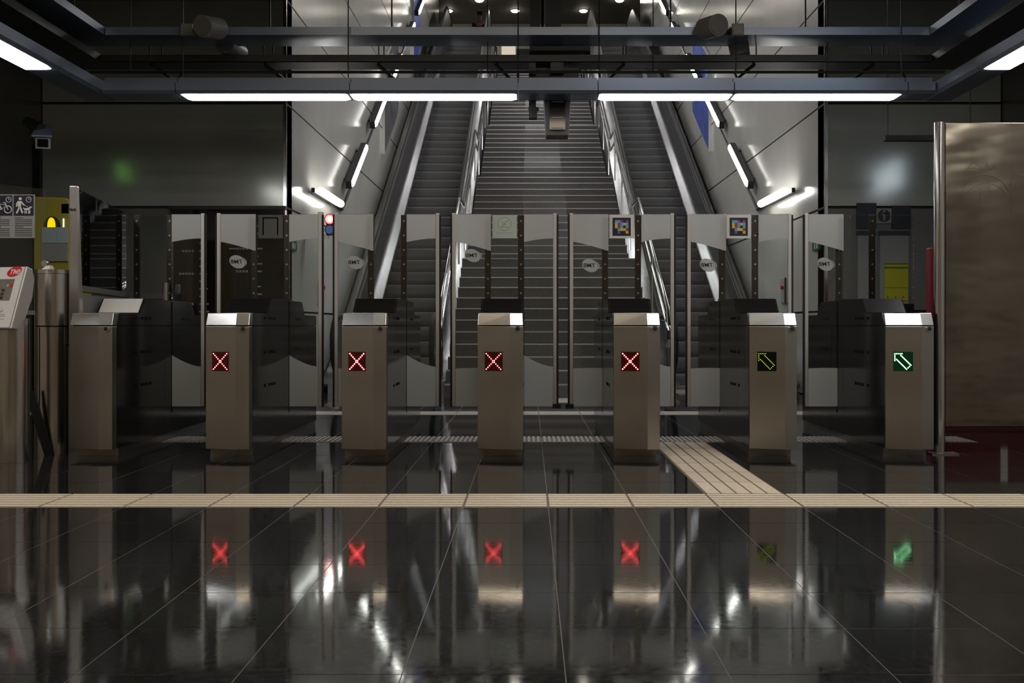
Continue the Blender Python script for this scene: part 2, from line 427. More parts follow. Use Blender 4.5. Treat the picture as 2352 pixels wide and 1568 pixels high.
# shaft ceiling and upper concourse
struct(MB().strip([YW, 33.0], lambda y: zceil(y) + .3, zceil, WLX - .3, WRX + .3).build('ceiling_shaft', 'ceil_up'))
struct(MB().box(-9, 9.5, 33.0, 39.2, 11.8, 12.1).build('ceiling_upper', 'ceil_up'))
struct(MB().box(-9, 9.5, 38.7, 39.0, UPZ - .3, 11.8).build('wall_upper_back', 'wall_gloss'))
struct(MB().box(-9, 9.5, 34.1, 39.0, UPZ - .3, UPZ).build('floor_upper', 'grout'))
struct(MB().box(-9.2, -9, 33, 39.0, UPZ - .3, 11.8).build('wall_upper_left', 'wall_gloss'))
struct(MB().box(9.5, 9.7, 33, 39.0, UPZ - .3, 11.8).build('wall_upper_right', 'wall_gloss'))
for nm, a, b_ in (('wall_upper_return_left', -9, WLX), ('wall_upper_return_right', WRX, 9.5)):
    struct(MB().box(a, b_, 32.9, 33.0, UPZ - .3, 11.95).build(nm, 'wall_gloss'))

# ================================================================== STAIRCASE (12-step flights with landings)
RISE, TREAD, NST = .1557, .31, 59
SX0, SX1 = -1.02, 1.60
sy = []; y = YF
for n in range(1, NST + 1):
    sy.append(y); y += TREAD
    if n % 12 == 0 and n < NST: y += .90
stair = thing('staircase', 'wide dark stone staircase between the two escalators', 'staircase', (0, YF, 0))
for n in range(NST):
    y0 = sy[n]; y1 = sy[n + 1] if n + 1 < NST else 34.15
    st = MB().box(SX0, SX1, y0 - YF, y1 - YF + .06, n * RISE - .05 if n else 0, (n + 1) * RISE - .0).build('step', 'stair', stair)
    z = (n + 1) * RISE
    MB().box(-.12, .66, y0 - YF - .003, y1 - YF + .05, z - RISE + .004, z + .0015).build('middle_slab', 'stair_mid', st)
    MB().box(SX0 + .01, SX1 - .01, y0 - YF - .006, y0 - YF + .035, z - .012, z + .003).build('nosing', 'nosing', st)
def stair_z(y):
    if y <= sy[0]: return RISE * (1 - (sy[0] - y) / TREAD)
    for n in range(NST - 1):
        if sy[n] <= y <= sy[n + 1]:
            d = sy[n + 1] - sy[n]
            if d < .4: return RISE * (n + 1) + RISE * (y - sy[n]) / d
            t = (y - sy[n] - .9) / TREAD
            return RISE * (n + 1) + RISE * max(0, t)
    return RISE * NST
kink = []
for n in range(NST):
    kink.append((sy[n], (n + 1) * RISE))
    if n + 1 < NST and sy[n + 1] - sy[n] > .4: kink.append((sy[n] + .9, (n + 1) * RISE))
keep = [kink[0]] + [kink[i] for i in range(1, len(kink) - 1) if abs((kink[i][1] - kink[i - 1][1]) / (kink[i][0] - kink[i - 1][0]) - (kink[i + 1][1] - kink[i][1]) / (kink[i + 1][0] - kink[i][0])) > .05] + [kink[-1]]
for side, X, lab in ((-1, SX0 - .04, 'left'), (1, SX1 + .04, 'right')):
    t = thing('handrail', 'double stainless handrail along the %s edge of the stairs' % lab, 'handrail', (X, YF, 0), group='stair handrails')
    def rail(h, r, dy):
        pts = [(0, keep[0][0] - YF - .1 + dy, h - .05)] + [(0, a - YF, z + h) for a, z in keep]
        return MB().tube(pts, r, 10)
    rail(.90, .024, 0).build('top_rail', 'steel_hi', t, smooth=True)
    rail(.66, .020, .12).build('lower_rail', 'steel_hi', t, smooth=True)
    MB().tube([(0, keep[0][0] - YF - .1, .85), (0, keep[0][0] - YF - .16, .80), (0, keep[0][0] - YF - .12, .70), (0, keep[0][0] - YF + .02, .61)], .022, 8).build('end_loop', 'steel_hi', t, smooth=True)
    yy = YF + .15
    while yy < 33:
        z = stair_z(yy)
        MB().tube([(0, yy - YF, z - .02), (0, yy - YF, z + .90)], .016, 6).build('post', 'steel_hi', t, smooth=True)
        yy += 1.55

# ================================================================== ESCALATORS
ys_e = [13.4, 13.8, 14.2, 14.4, 14.6, 14.8, 15.0] + [15 + i * 1.3 for i in range(1, 12)] + [30.63, 30.83, 31.03, 31.23, 31.43, 32.0, 32.5]
def escalator(cx, label, inner):
    """inner = sign of the side facing the stairs"""
    t = thing('escalator', label, 'escalator', (cx, 13.0, 0), group='escalators beside the stairs')
    dy = 13.0
    me = MB().prism([(0, 0), (.03, .0), (.42, 0), (.42, -.03), (.11, -.27), (.07, -.21), (.035, -.14), (.010, -.06), (0, -.015)], 'x', -.5, .5).mesh('step'); me.materials.append(M['esc_step'])
    mr = MB()
    y = 14.0
    # comb plates
    MB().box(-.55, .55, .35, 1.05, .001, .006).build('comb_plate', 'alu', t)
    MB().box(-.62, .62, 32.0 - dy, 34.15 - dy, UPZ - .3, UPZ).build('top_plate', 'esc_step', t)
    rib = MB()
    for k in range(26): rib.loft([(-.49 + k * .0385 + e, y_, z_) for e, y_, z_ in ((0, -.004, -.02), (.018, -.004, -.02), (.018, .006, -.06), (0, .006, -.06))], [(-.49 + k * .0385 + e, y_, z_) for e, y_, z_ in ((0, .03, -.14), (.018, .03, -.14), (.018, .045, -.15), (0, .045, -.15))])
    rme = rib.mesh('riser_ribs'); rme.materials.append(M['esc_step'])
    while y < 32.0:
        s_ = link('step', me, None, t); s_.location = (0, y - dy, zs(y + .1) + .0)
        r_ = link('riser_ribs', rme, None, s_)
        y += .4
    for sd in (-1, 1):
        X = sd * .605
        lab = 'balustrade'
        def top(y):
            if y < 13.4: return .62 + math.sqrt(max(0, .30 ** 2 - (13.4 - y) ** 2))
            return zs(y) + .92
        def bot(y):
            if y < 13.4: return .62 - math.sqrt(max(0, .30 ** 2 - (13.4 - y) ** 2))
            return zs(y) + (.02 if y > 13.5 else .30)
        yy = [13.1, 13.13, 13.2, 13.3] + ys_e
        yy = [v for v in yy]
        b = MB().strip([v - dy for v in yy], lambda v: top(v + dy), lambda v: bot(v + dy), X - .015, X + .015)
        bal = b.build('balustrade', 'esc_bal', t)
        path = [(X, 13.75 - dy, .24), (X, 13.4 - dy, .25)]
        for a in range(-75, 91, 15):
            ra = math.radians(a); path.append((X, 13.4 - dy - .35 * math.cos(ra), .62 + .35 * math.sin(ra)))
        path += [(X, v - dy, zs(v) + .97) for v in ys_e[1:]]
        path += [(X, 32.8 - dy, UPZ + .88), (X, 32.9 - dy, UPZ + .62), (X, 32.8 - dy, UPZ + .35)]
        MB().tube(path, .036, 8).build('handrail', 'rubber', t, smooth=True)
        MB().tube([(p[0], p[1] + (.0 if i > 13 else .03), p[2] - .045) for i, p in enumerate(path[13:])], .022, 6).build('handrail_guide', 'esc_deck', t, smooth=True)
        # skirt and decks
        MB().strip([v - dy for v in ys_e[1:]], lambda v: zs(v + dy) + .10, lambda v: zs(v + dy) - .25, sd * .505 - .008, sd * .505 + .008).build('skirt', 'esc_bal', t)
        a, c = sorted((sd * .50, sd * .60))
        MB().strip([v - dy for v in ys_e], lambda v: zs(v + dy) + .13, lambda v: zs(v + dy) + .095, a, c).build('inner_deck', 'esc_deck', t)
        a, c = sorted((sd * .62, sd * (.745 if sd == inner else .99)))
        MB().strip([v - dy for v in ys_e], lambda v: zs(v + dy) + .16, lambda v: zs(v + dy) + .12, a, c).build('outer_deck', 'esc_deck', t)
        a, c = sorted((sd * .60, sd * .73))
        MB().strip([v - dy for v in ys_e], lambda v: zs(v + dy) + .12, lambda v: max(0, zs(v + dy) - 2.2), a, c).build('side_cladding', 'cladding', t)
    MB().box(-.55, .55, .1, .36, -.003, .004).build('entry_plate', 'plinth', t)
    return t
escalator(-1.81, 'long escalator on the left of the stairs, rising to the upper hall', 1)
escalator(2.39, 'long escalator on the right of the stairs, rising to the upper hall', -1)

# ================================================================== SHAFT LAMPS
def wall_lamp(X, sgn, y0, y1, z0, z1, label):
    t = thing('wall_lamp', label, 'wall lamp', (X, y0, z0), group='wall lamps of the escalator shaft')
    d = Vector((0, y1 - y0, z1 - z0)); ox = -sgn * .15
    u = d.normalized(); v = Vector((0, -u.z, u.y))
    if z1 > z0:      # trough fitting: lens on the room side of an opaque housing
        def ring(h, e, x): return [(-sgn * x, p.y, p.z) for p in (u * -e + v * h, u * -e - v * h, d + u * e - v * h, d + u * e + v * h)]
        MB().loft(ring(.062, .03, .06), ring(.062, .03, .15)).build('housing', 'frame_dk', t)
        MB().loft(ring(.047, .0, .151), ring(.03, -.02, .18)).build('lamp_tube', 'shaft', t)
    else:
        MB().tube([(ox, 0, 0), (ox, d.y * .02, d.z * .02), (ox, d.y * .98, d.z * .98), (ox, d.y, d.z)], [.03, .05, .05, .03], 12).build('lamp_tube', 'shaft', t, smooth=True)
        MB().box(min(ox * .3, ox * .6), max(ox * .3, ox * .6), -.05, d.y + .05, -.03, .03).build('housing', 'frame_dk', t)
    for k in (.12, .88):
        MB().tube([(-sgn * .003, d.y * k, d.z * k), (ox * .7, d.y * k, d.z * k)], .02, 6).build('bracket', 'frame_dk', t)
ords = ['second', 'third', 'fourth', 'fifth', 'sixth', 'seventh']
for X, sg, side in ((WLX, -1, 'left'), (WRX, 1, 'right')):
    wall_lamp(X, sg, 13.55, 15.05, 2.57, 2.57, 'lit horizontal tube lamp low on the %s shaft wall' % side)
    for k in range(6):
        y0 = 15.95 + 2.4 * k
        wall_lamp(X, sg, y0, y0 + 1.42, 2.97 + SL * (y0 - 15.95), 2.97 + SL * (y0 + 1.42 - 15.95), '%s lit tube lamp from the bottom on the sloping %s shaft wall' % (ords[k], side))
    b = MB().tube([(0, 0, 0), (0, .55, -.02), (0, 14.6, SL * 14.2)], .022, 6)
    o = one(b, 'conduit', 'frame_dk', 'thin dark conduit running up the %s shaft wall along its lamps' % side, 'conduit', 'shaft conduits'); o.location = (X - sg * .024, 15.3, 2.60)

for k, y in enumerate((14.6, 18.4, 22.2, 26.0, 29.8)):
    panel_light(.3, y, zceil(y) - .02, .9, .3, 'shaftc', '%s rectangular light from the bottom on the sloping shaft ceiling' % ['first', 'second', 'third', 'fourth', 'fifth'][k], 'shaft ceiling lights')
# downlights upstairs
def downlight(x, y, label):
    t = thing('downlight', label, 'ceiling light', (x, y, 11.8), group='downlights of the upper hall')
    MB().tube([(0, 0, -.02), (0, 0, .0)], [.16, .17], 16).build('rim', 'alu', t, smooth=True)
    MB().tube([(0, 0, -.06), (0, 0, -.018)], [.10, .145], 16).build('lens', 'down', t, smooth=True)
names_dl = ['near the left handrails', 'above the person', 'left of the dark hanging post', 'right of the dark hanging post', 'upper right of the post', 'far left', 'far right']
for (px, py), nm in zip([(1030, 27), (1101, 3), (1183, 27), (1340, 27), (1423, 3), (950, 14), (1500, 14)], names_dl):
    yy = (11.75 - H) * F / (CY - py)
    downlight(wx(px, yy), yy, 'small round downlight of the upper hall, ' + nm)
# cream board and black box on the upper back wall
one(MB().box(wx(1152, 38.6), wx(1184, 38.6), 38.62, 38.7, 10.0, wz(98, 38.6)), 'wall_board', 'cream', 'cream lit board far up in the upper hall', 'board')
one(MB().box(wx(1186, 38.6), wx(1225, 38.6), 38.6, 38.7, 10.0, wz(112, 38.6)), 'wall_panel', 'black', 'black panel beside the cream board in the upper hall', 'panel')
one(MB().box(wx(1050, 38.6), wx(1092, 38.6), 38.62, 38.7, wz(112, 38.6), wz(97, 38.6)), 'light_box', 'cream', 'narrow lit sign above the left escalator top', 'sign')

# ================================================================== PERSON (upper hall)
def skin_mesh(name, verts, edges, radii, m, parent, root=0, sub=1):
    me = bpy.data.meshes.new(name); me.from_pydata(verts, edges, [])
    o = bpy.data.objects.new(name, me); COL.objects.link(o)
    sk = o.modifiers.new('skin', 'SKIN'); sk.use_smooth_shade = True
    for i, r in enumerate(radii):
        v = me.skin_vertices[0].data[i]; r = r if isinstance(r, tuple) else (r, r); v.radius = r; v.use_root = (i == root)
    sb = o.modifiers.new('sub', 'SUBSURF'); sb.levels = sub; sb.render_levels = sub
    me.materials.append(M[m]); o.parent = parent
    return o
per = thing('person', 'person in a black top coming off the left escalator, head bowed', 'person', (-1.60, 34.35, UPZ), rz=math.radians(-15))
V = [(0, 0, .95), (0, .0, 1.15), (0, -.01, 1.36), (0, -.02, 1.46), (0, -.05, 1.55), (0, -.07, 1.66),
     (.09, 0, .92), (.11, -.02, .50), (.11, .03, .09), (.11, -.12, .04), (-.09, 0, .92), (-.11, .04, .50), (-.11, .10, .09), (-.11, -.04, .04),
     (.19, 0, 1.38), (.25, .0, 1.12), (.20, -.20, 1.02), (.14, -.28, 1.05), (-.19, 0, 1.38), (-.25, 0, 1.12), (-.18, -.20, 1.03), (-.10, -.28, 1.08),
     (0, -.17, 1.60)]
E = [(0, 1), (1, 2), (2, 3), (3, 4), (4, 5), (0, 6), (6, 7), (7, 8), (8, 9), (0, 10), (10, 11), (11, 12), (12, 13), (2, 14), (14, 15), (15, 16), (16, 17), (2, 18), (18, 19), (19, 20), (20, 21), (4, 22)]
R = [(.14, .10), (.13, .09), (.15, .09), .055, .085, .085, .085, .06, .042, .035, .085, .06, .042, .035, .06, .045, .035, .035, .06, .045, .035, .035, .03]
skin_mesh('body', V, E, R, 'skin', per, 0, 2)
sv = [(0, 0, .93), (0, 0, 1.15), (0, -.01, 1.39), (.2, 0, 1.38), (.255, 0, 1.14), (-.2, 0, 1.38), (-.255, 0, 1.14)]
skin_mesh('shirt', sv, [(0, 1), (1, 2), (2, 3), (3, 4), (2, 5), (5, 6)], [(.17, .125), (.155, .11), (.165, .105), .08, .065, .08, .065], 'cloth', per, 1, 2)
tv = [(0, 0, .95), (.09, 0, .88), (.11, -.02, .50), (.11, .03, .10), (-.09, 0, .88), (-.11, .04, .50), (-.11, .10, .10)]
skin_mesh('trousers', tv, [(0, 1), (1, 2), (2, 3), (0, 4), (4, 5), (5, 6)], [(.16, .12), .105, .08, .065, .105, .08, .065], 'trousers', per, 0, 2)
MB().ball((0, -.035, 1.70), .105, 12, 8, (1, 1.05, .85)).build('hair', 'hair', per, smooth=True)
MB().ball((.04, -.155, 1.625), .012, 6, 4).ball((-.04, -.155, 1.625), .012, 6, 4).build('eyes', 'ink', per)

# ================================================================== CEILING FRAMES
YFB0, YFB1 = 9.38, 9.72
lf = thing('suspended_luminaire', 'suspended rectangular frame of blue grey metal carrying fluorescent lamps', 'light fixture', (0, 9.55, 2.9))
def prof(c0, c1):       # cross-section (offset, z) of the lamp housing, relative to z=2.9
    m_ = (c0 + c1) / 2
    return [(c0, .025), (c0, .097), (c0 + .07, .10), (c0 + .07, .15), (c1 - .07, .15), (c1 - .07, .10), (c1, .097), (c1, .025), (c1 - .03, .0), (c0 + .03, .0)]
def hseg(px0, px1, lamp):
    x0, x1 = wx(px0, YFB0), wx(px1, YFB0)
    s_ = MB().prism(prof(YFB0 - 9.55, YFB1 - 9.55), 'x', x0 + .004, x1 - .004).build('lamp_housing', 'frame', lf)
    if lamp:
        l0, l1 = wx(lamp[0], 9.44), wx(lamp[1], 9.44)
        MB().loft([(l0, -.11, .001), (l1, -.11, .001), (l1, .10, .001), (l0, .10, .001)], [(l0 + .05, -.09, -.016), (l1 - .05, -.09, -.016), (l1 - .05, .08, -.016), (l0 + .05, .08, -.016)]).build('lamp_tube', 'tube', s_)
for a, b_, l in [(232, 402, None), (402, 803, (414, 798)), (803, 1190, (803, 1187)), (1190, 1374, None), (1374, 1687, (1376, 1683)), (1687, 2086, (1688, 2072)), (2086, 2150, None)]:
    hseg(a, b_, l)
for X0, X1, nm in ((-4.07, -3.76, 'l'), (3.58, 3.86, 'r')):
    edges = [9.72, 8.55, 7.0, 5.48, 3.95, 2.42, .9, -.6, -1.4]
    for k in range(len(edges) - 1):
        y1, y0 = edges[k], edges[k + 1]
        P = [(a, z) for a, z in prof(X0, X1)]
        s_ = MB().prism(P, 'y', y0 - 9.55 + .004, y1 - 9.55 - .004).build('lamp_housing', 'frame', lf)
        if 1 <= k <= 6:
            m_ = (X0 + X1) / 2; a, b_ = y0 - 9.55 + .04, y1 - 9.55 - .04
            MB().loft([(m_ - .1, a, .001), (m_ + .1, a, .001), (m_ + .1, b_, .001), (m_ - .1, b_, .001)], [(m_ - .085, a + .05, -.016), (m_ + .085, a + .05, -.016), (m_ + .085, b_ - .05, -.016), (m_ - .085, b_ - .05, -.016)]).build('lamp_tube', 'tube', s_)
for px in (420, 800, 1190, 1376, 1690, 2070):      # hangers from the pipe above
    x = wx(px, 9.55)
    MB().tube([(x, 0, .14), (x, 0, CEIL - 2.9)], .006, 6).build('hanger_rod', 'black', lf)
for X in (-3.915, 3.72):
    for y in (7.6, 5.2, 2.8, .4): MB().tube([(X, y - 9.55, .14), (X, y - 9.55, CEIL - 2.9)], .006, 6).build('hanger_rod', 'black', lf)

uf = thing('upper_beam_frame', 'flat blue grey beam frame hung above the lamp frame', 'beam frame', (0, 9.6, 3.47))
MB().box(wx(242, 9.6), wx(2135, 9.6), 0, .39, 0, .072).build('cross_beam', 'frame', uf)
for X0, X1 in ((-4.2, -3.83), (3.60, 3.97)):
    MB().box(X0, X1, -9.6, .39, 0, .072).build('side_beam', 'frame', uf)
    for y in (-.2, -3, -6): MB().tube([((X0 + X1) / 2, y, .07), ((X0 + X1) / 2, y, CEIL - 3.47)], .008, 6).build('hanger_rod', 'black', uf)
for px in (900, 1540, 620, 1850): x = wx(px, 9.9); MB().tube([(x, .3, .07), (x, .3, CEIL - 3.47)], .008, 6).build('hanger_rod', 'black', uf)

ct = thing('cable_tray', 'dark cable tray hung between the two frames on thin rods', 'cable tray', (0, 9.9, 3.30))
b = MB().box(wx(232, 9.9), wx(2140, 9.9), 0, .008, 0, .068).box(wx(232, 9.9), wx(2140, 9.9), .292, .30, 0, .068).box(wx(232, 9.9), wx(2140, 9.9), 0, .30, 0, .006)
b.build('tray', 'frame_dk', ct)
for X0, X1 in ((-4.4, -3.98), (3.73, 4.05)): MB().box(X0, X1, -9, .3, 0, .068).build('side_tray', 'black', ct)
for px in (344, 372, 607, 627, 870, 882, 1140, 1431, 1438, 1718, 1737, 2001, 2028):
    x = wx(px, 10.0); MB().tube([(x, .1, .0), (x, .1, .2)], .006, 6).build('hanger_rod', 'black', ct)
for px in (352, 611, 870, 1140, 1432, 1730, 2003):
    x = wx(px, 10.0); s_ = -1 if px < 1217 else 1
    MB().tube([(x, .05, -.01), (x - s_ * .13, .25, -.10)], .016, 6).build('strut', 'black', ct)
for k in range(3): MB().tube([(wx(236, 9.9), .06 + k * .08, .03), (wx(2136, 9.9), .06 + k * .08, .03)], .022, 6).build('cable', 'black', ct)
pp = thing('pipe', 'thin dark pipe running across below the cable tray', 'pipe', (0, 9.85, 3.195))
MB().tube([(wx(205, 9.85), 0, 0), (wx(2170, 9.85), 0, 0)], .014, 8).build('run', 'frame_dk', pp, smooth=True)
for px in (420, 1190, 1376, 1687, 2070): MB().tube([(wx(px, 9.85), 0, 0), (wx(px, 9.85), -.2, -.14)], .012, 6).build('clamp', 'frame_dk', pp)
for px in (300, 1120, 1500, 1900): MB().tube([(wx(px, 9.85), 0, 0), (wx(px, 9.85), 0, CEIL - 3.195)], .005, 6).build('hanger_rod', 'black', pp)

hp = thing('hanging_post', 'thick black post dropping from the ceiling behind the frames at centre', 'post', (wx(1255, 10.2), 10.2, 3.05))
MB().box(-.155, -.06, .1, .22, 0, CEIL - 3.05).build('channel', 'black', hp)
MB().box(-.01, .145, .1, .25, 0, CEIL - 3.05).build('channel', 'frame_dk', hp)
MB().tube([(-.035, .2, 0), (-.035, .2, CEIL - 3.05)], .014, 6).build('cable', 'steel_hi', hp)
MB().box(-.16, .42, .02, .25, .33, .48).build('junction_plate', 'black', hp)
MB().box(-.1, .3, -.2, .1, .12, .22).build('bracket', 'black', hp)
# hanging housing and small sensor below the centre of the lamp frame
hb = thing('hanging_housing', 'grey box with a recessed window hanging under the centre of the lamp frame', 'housing', (wx(1280, 9.78), 9.74, 2.89))
zt, zb = wz(226, 9.78) - 2.89, wz(312, 9.78) - 2.89
MB().loft([(-.125, 0, zt), (.125, 0, zt), (.125, .26, zt), (-.125, .26, zt)], [(-.105, .02, zb), (.105, .02, zb), (.105, .24, zb), (-.105, .24, zb)]).build('shell', 'housing_grey', hb, bevel=.006)
MB().box(-.072, .072, -.004, .03, zb + .05, zt - .03).build('window', 'black_glass', hb)
for z in (zb + .06, zb + .155, zt - .045): MB().box(-.055, .055, -.012, .0, z, z + .008).build('slat', 'frame', hb)
MB().box(-.06, .06, .16, .24, zt, .409).build('mount', 'frame_dk', hb)
cs = thing('sensor', 'small dark sensor box on a bracket left of the hanging grey box', 'sensor', (wx(1226, 9.8), 9.74, 2.90))
MB().box(-.045, .03, .0, .12, wz(268, 9.7) - 2.9, wz(248, 9.7) - 2.9).build('box', 'black', cs)
MB().box(-.05, .045, .01, .10, wz(248, 9.7) - 2.9, wz(243, 9.7) - 2.9).build('plate', 'frame_dk', cs)
MB().box(-.045, .02, .03, .09, wz(243, 9.7) - 2.9, .12).build('stem', 'frame_dk', cs)
MB().box(-.045, .02, .03, .20, .12, .14).build('stem', 'frame_dk', cs)
MB().box(-.045, .02, .17, .20, .14, .399).build('stem', 'frame_dk', cs)

# loudspeakers on the upper beam
def speaker(px, py, d, label, y=9.40, r=.095):
    t = thing('loudspeaker', label, 'loudspeaker', (wx(px, y), y, wz(py, y)), group='cylindrical loudspeakers')
    d = Vector(d).normalized()
    MB().tube([d * .13, d * -.13], r, 24).build('shell', 'speaker', t, smooth=True)
    MB().tube([d * .138, d * .125], [r * .9, r * .9], 24).build('grille', 'grey', t, smooth=True)
    MB().tube([(0, .02, 0), (0, .17, .03)], .018, 8).build('bracket', 'frame_dk', t)
speaker(484, 63, (-.25, -.85, -.15), 'pale round loudspeaker on the upper beam at left')
speaker(1634, 62, (.3, -.85, -.1), 'grey round loudspeaker on the upper beam at right')
speaker(533, 112, (.2, .8, -.1), 'dim loudspeaker hanging behind the upper beam at left', 10.05)
speaker(1698, 114, (.2, .8, -.1), 'dim loudspeaker hanging behind the upper beam at right', 10.05)
for px, lab in ((426, 'left'), (1696, 'right')):
    t = thing('junction_box', 'small pale junction box on the upper beam beside the %s loudspeaker' % lab, 'junction box', (wx(px, 9.5), 9.5, wz(66, 9.5)))
    MB().box(-.055, .055, .02, .098, -.055, .055).build('case', 'speaker', t, bevel=.006)
    MB().box(-.046, .046, .012, .022, -.046, .046).build('lid', 'speaker', t, bevel=.004)
    s_ = 1 if px < 1217 else -1
    MB().tube([(s_ * .05, .05, 0), (s_ * .14, .05, -.01)], .016, 8).build('gland', 'frame_dk', t)

# ================================================================== TICKET GATES
GX = [-2.85 + .886 * k for k in range(7)]
GY = 6.95
hw = .148
me_logo_txt = text_mesh('TMB', .062, shear=.18)
def led_dots_cross():
    p = []
    for k in range(10):
        t = k / 9
        p += [(t, t), (t, 1 - t)]
    return p
def led_dots_arrow():
    p = [(k, 0) for k in range(5)] + [(0, k) for k in range(1, 5)]
    a, b_ = (3.4, 1.0), (9.0, 6.6); c, d = (1.0, 3.4), (6.6, 9.0)
    for k in range(10):
        t = k / 9
        p += [(a[0] + t * (b_[0] - a[0]), a[1] + t * (b_[1] - a[1])), (c[0] + t * (d[0] - c[0]), c[1] + t * (d[1] - c[1]))]
    p += [(8.2, 7.4), (7.4, 8.2)]
    return [(x / 9, y / 9) for x, y in p]
ang_main = math.atan2(-.065, .214)
def onface(u, v, w_):      # u along the main front face from its left edge, v height, w out of the face
    ca, sa = math.cos(ang_main), math.sin(ang_main)
    return (-hw + u * ca + w_ * sa, 0 + u * sa - w_ * ca, v)
def film(poly, y):          # thin film facing -y
    return MB().prism(poly, 'y', y - .0006, y + .0006)
def gate(k, label, led, sticker, left_leaf=True, right_leaf=True, logo_z=1.33):
    g = thing('ticket_gate', label, 'ticket gate', (GX[k], GY, 0), group='ticket gates in a row')
    MB().box(-.14, .14, .075, 2.12, 0, .052).build('plinth', 'plinth', g)
    P = [(-hw, 0), (.066, -.065), (hw, -.05), (hw, .028), (-hw, .028)]
    MB().prism(P, 'z', .052, .850).build('front_panel', 'steel', g, bevel=.003)
    T_ = [(-hw + .003, .035), (.064, -.03), (hw - .003, -.015), (hw - .003, .075), (-hw + .003, .075)]
    MB().loft([(x, y, .856) for x, y in P], [(x, y, .936) for x, y in T_]).build('cap', 'steel_cap', g, bevel=.003)
    core = [(.03, .06), (2.10, .06), (2.10, .935), (1.66, .935), (1.56, 1.037), (.535, 1.037), (.435, .935), (.08, .93), (.03, .85)]
    MB().prism(core, 'x', -.141, .141).build('body', 'gate_core', g)
    # side panels: below and above the seam, each a sheet of its own
    edges = [.030, .40, .95, 1.075, 1.25, 1.80, 2.12]
    for sd in (-1, 1):
        a, c = sorted((sd * .140, sd * hw))
        for e0, e1 in zip(edges[:-1], edges[1:]):
            MB().box(a, c, e0 + .0015, e1 - .0015, .055, .8495).build('side_panel', 'gate_side', g)
        for poly in ([(.032, .856), (.398, .856), (.44, .937), (.068, .937)],
                     [(.401, .856), (1.074, .856), (1.074, 1.041), (.54, 1.041), (.443, .939)],
                     [(1.077, .856), (1.80, .856), (1.655, .939), (1.555, 1.041), (1.077, 1.041)],
                     [(1.803, .856), (2.12, .856), (2.12, .939), (1.66, .939)]):
            MB().prism(poly, 'x', a, c).build('upper_side_panel', 'gate_side', g)
        a, c = sorted((sd * .141, sd * (hw + .0012)))
        for z in (.905, .672, .445):
            for y0 in (.335, .46, .535, .61, 1.32, 1.40, 1.48):
                MB().box(a, c, y0, y0 + .052, z - .010, z + .010).build('vent_slot', 'slot', g)
        MB().box(a, c, 1.088, 1.112, .20, 1.03).build('door_slot', 'slot', g)
    MB().box(-.142, .142, .55, 1.54, 1.036, 1.043).build('top_plate', 'gate_side', g)
    MB().box(-.142, .142, .078, .435, .93, .937).build('front_ledge', 'gate_side', g)
    # sloping display at the front of the hood
    n = Vector((0, -.714, .70))
    disp = 'display_glare' if k == 0 else 'display'  # first gate's display is coloured pale in place of a lamp reflection
    A = [(-.136, .438, .941), (.136, .438, .941), (.136, .534, 1.039), (-.136, .534, 1.039)]
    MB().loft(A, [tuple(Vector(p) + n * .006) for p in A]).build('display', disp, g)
    MB().box(-.06, .06, 1.70, 1.95, .938, .945).build('rear_display', 'black_glass', g)
    # lock on the chamfer
    lk = MB().tube([(.113, -.058, .832), (.113, -.068, .832)], .020, 20).build('lock', 'steel_hi', g, smooth=True)
    MB().tube([(.113, -.069, .832), (.113, -.0665, .832)], .0135, 16).build('keyhole', 'black', lk)
    # LED sign
    if led:
        cu = .110 if k != 6 else .108; w2, h2, cz = .0605, .0625, .622
        pl = [onface(cu - w2, cz - h2, 0), onface(cu + w2, cz - h2, 0), onface(cu + w2, cz + h2, 0), onface(cu - w2, cz + h2, 0)]
        off = Vector(onface(0, 0, 1)) - Vector(onface(0, 0, 0))
        fm = {'red': 'red_glow', 'red_dim': 'red_glow', 'amber': 'slot', 'green': 'green_glow'}[led]
        sg = MB().loft(pl, [tuple(Vector(p) + off * .003) for p in pl]).build('led_sign', fm, g)
        pts = led_dots_cross() if led.startswith('red') else led_dots_arrow()
        b = MB()
        sz = {'red': .0052, 'red_dim': .0044, 'amber': .0030, 'green': .0043}[led]
        for u, v in pts:
            c = Vector(onface(cu - .049 + u * .098 if led.startswith('red') else cu - .051 + u * .098, cz + .050 - v * .100, .004))
            b.ball(c, sz, 6, 4)
        b.build('led_dots', {'red': 'red_led', 'red_dim': 'red_led', 'amber': 'amber_led', 'green': 'green_led'}[led], sg)
    # posts, fixed glass
    for sd in (-1, 1):
        x0 = sd * (hw - .023)
        p_ = MB().box(x0 - .023, x0 + .023, 1.122, 1.140, 1.043, 1.692).build('post', 'post_dark', g, bevel=.002)
        for q in range(6):
            z = 1.10 + q * .109
            MB().tube([(x0, 1.123, z), (x0, 1.116, z)], .0075, 10).build('bolt', 'bolt', p_, smooth=True)
    MB().box(-hw + .046, hw - .046, 1.127, 1.135, 1.06, 1.694).build('fixed_pane', 'glass', g)
    MB().box(-hw - .004, hw + .004, 1.085, 1.15, 1.041, 1.056).build('pane_shoe', 'black', g)
    ZB, ZT = .243, 1.697
    def leaf(sd):
        if sd < 0: x0, x1, yc = -hw - .246, -hw + .046, 1.094
        else: x0, x1, yc = hw + .0, hw + .246, 1.106
        if sd < 0: outer, inn = x0, x1
        else: outer, inn = x1, x0
        lf_ = MB().box(min(x0, x1), max(x0, x1), yc - .005, yc + .005, ZB, ZT).build('door_leaf', 'glass', g)
        e0, e1 = (outer, outer + .026) if sd < 0 else (outer - .026, outer)
        MB().box(e0, e1, yc - .012, yc + .012, ZB + .004, ZT + .004).build('edge_profile', 'alu', lf_, bevel=.003)
        r0, r1 = (outer - .014, outer) if sd < 0 else (outer, outer + .014)
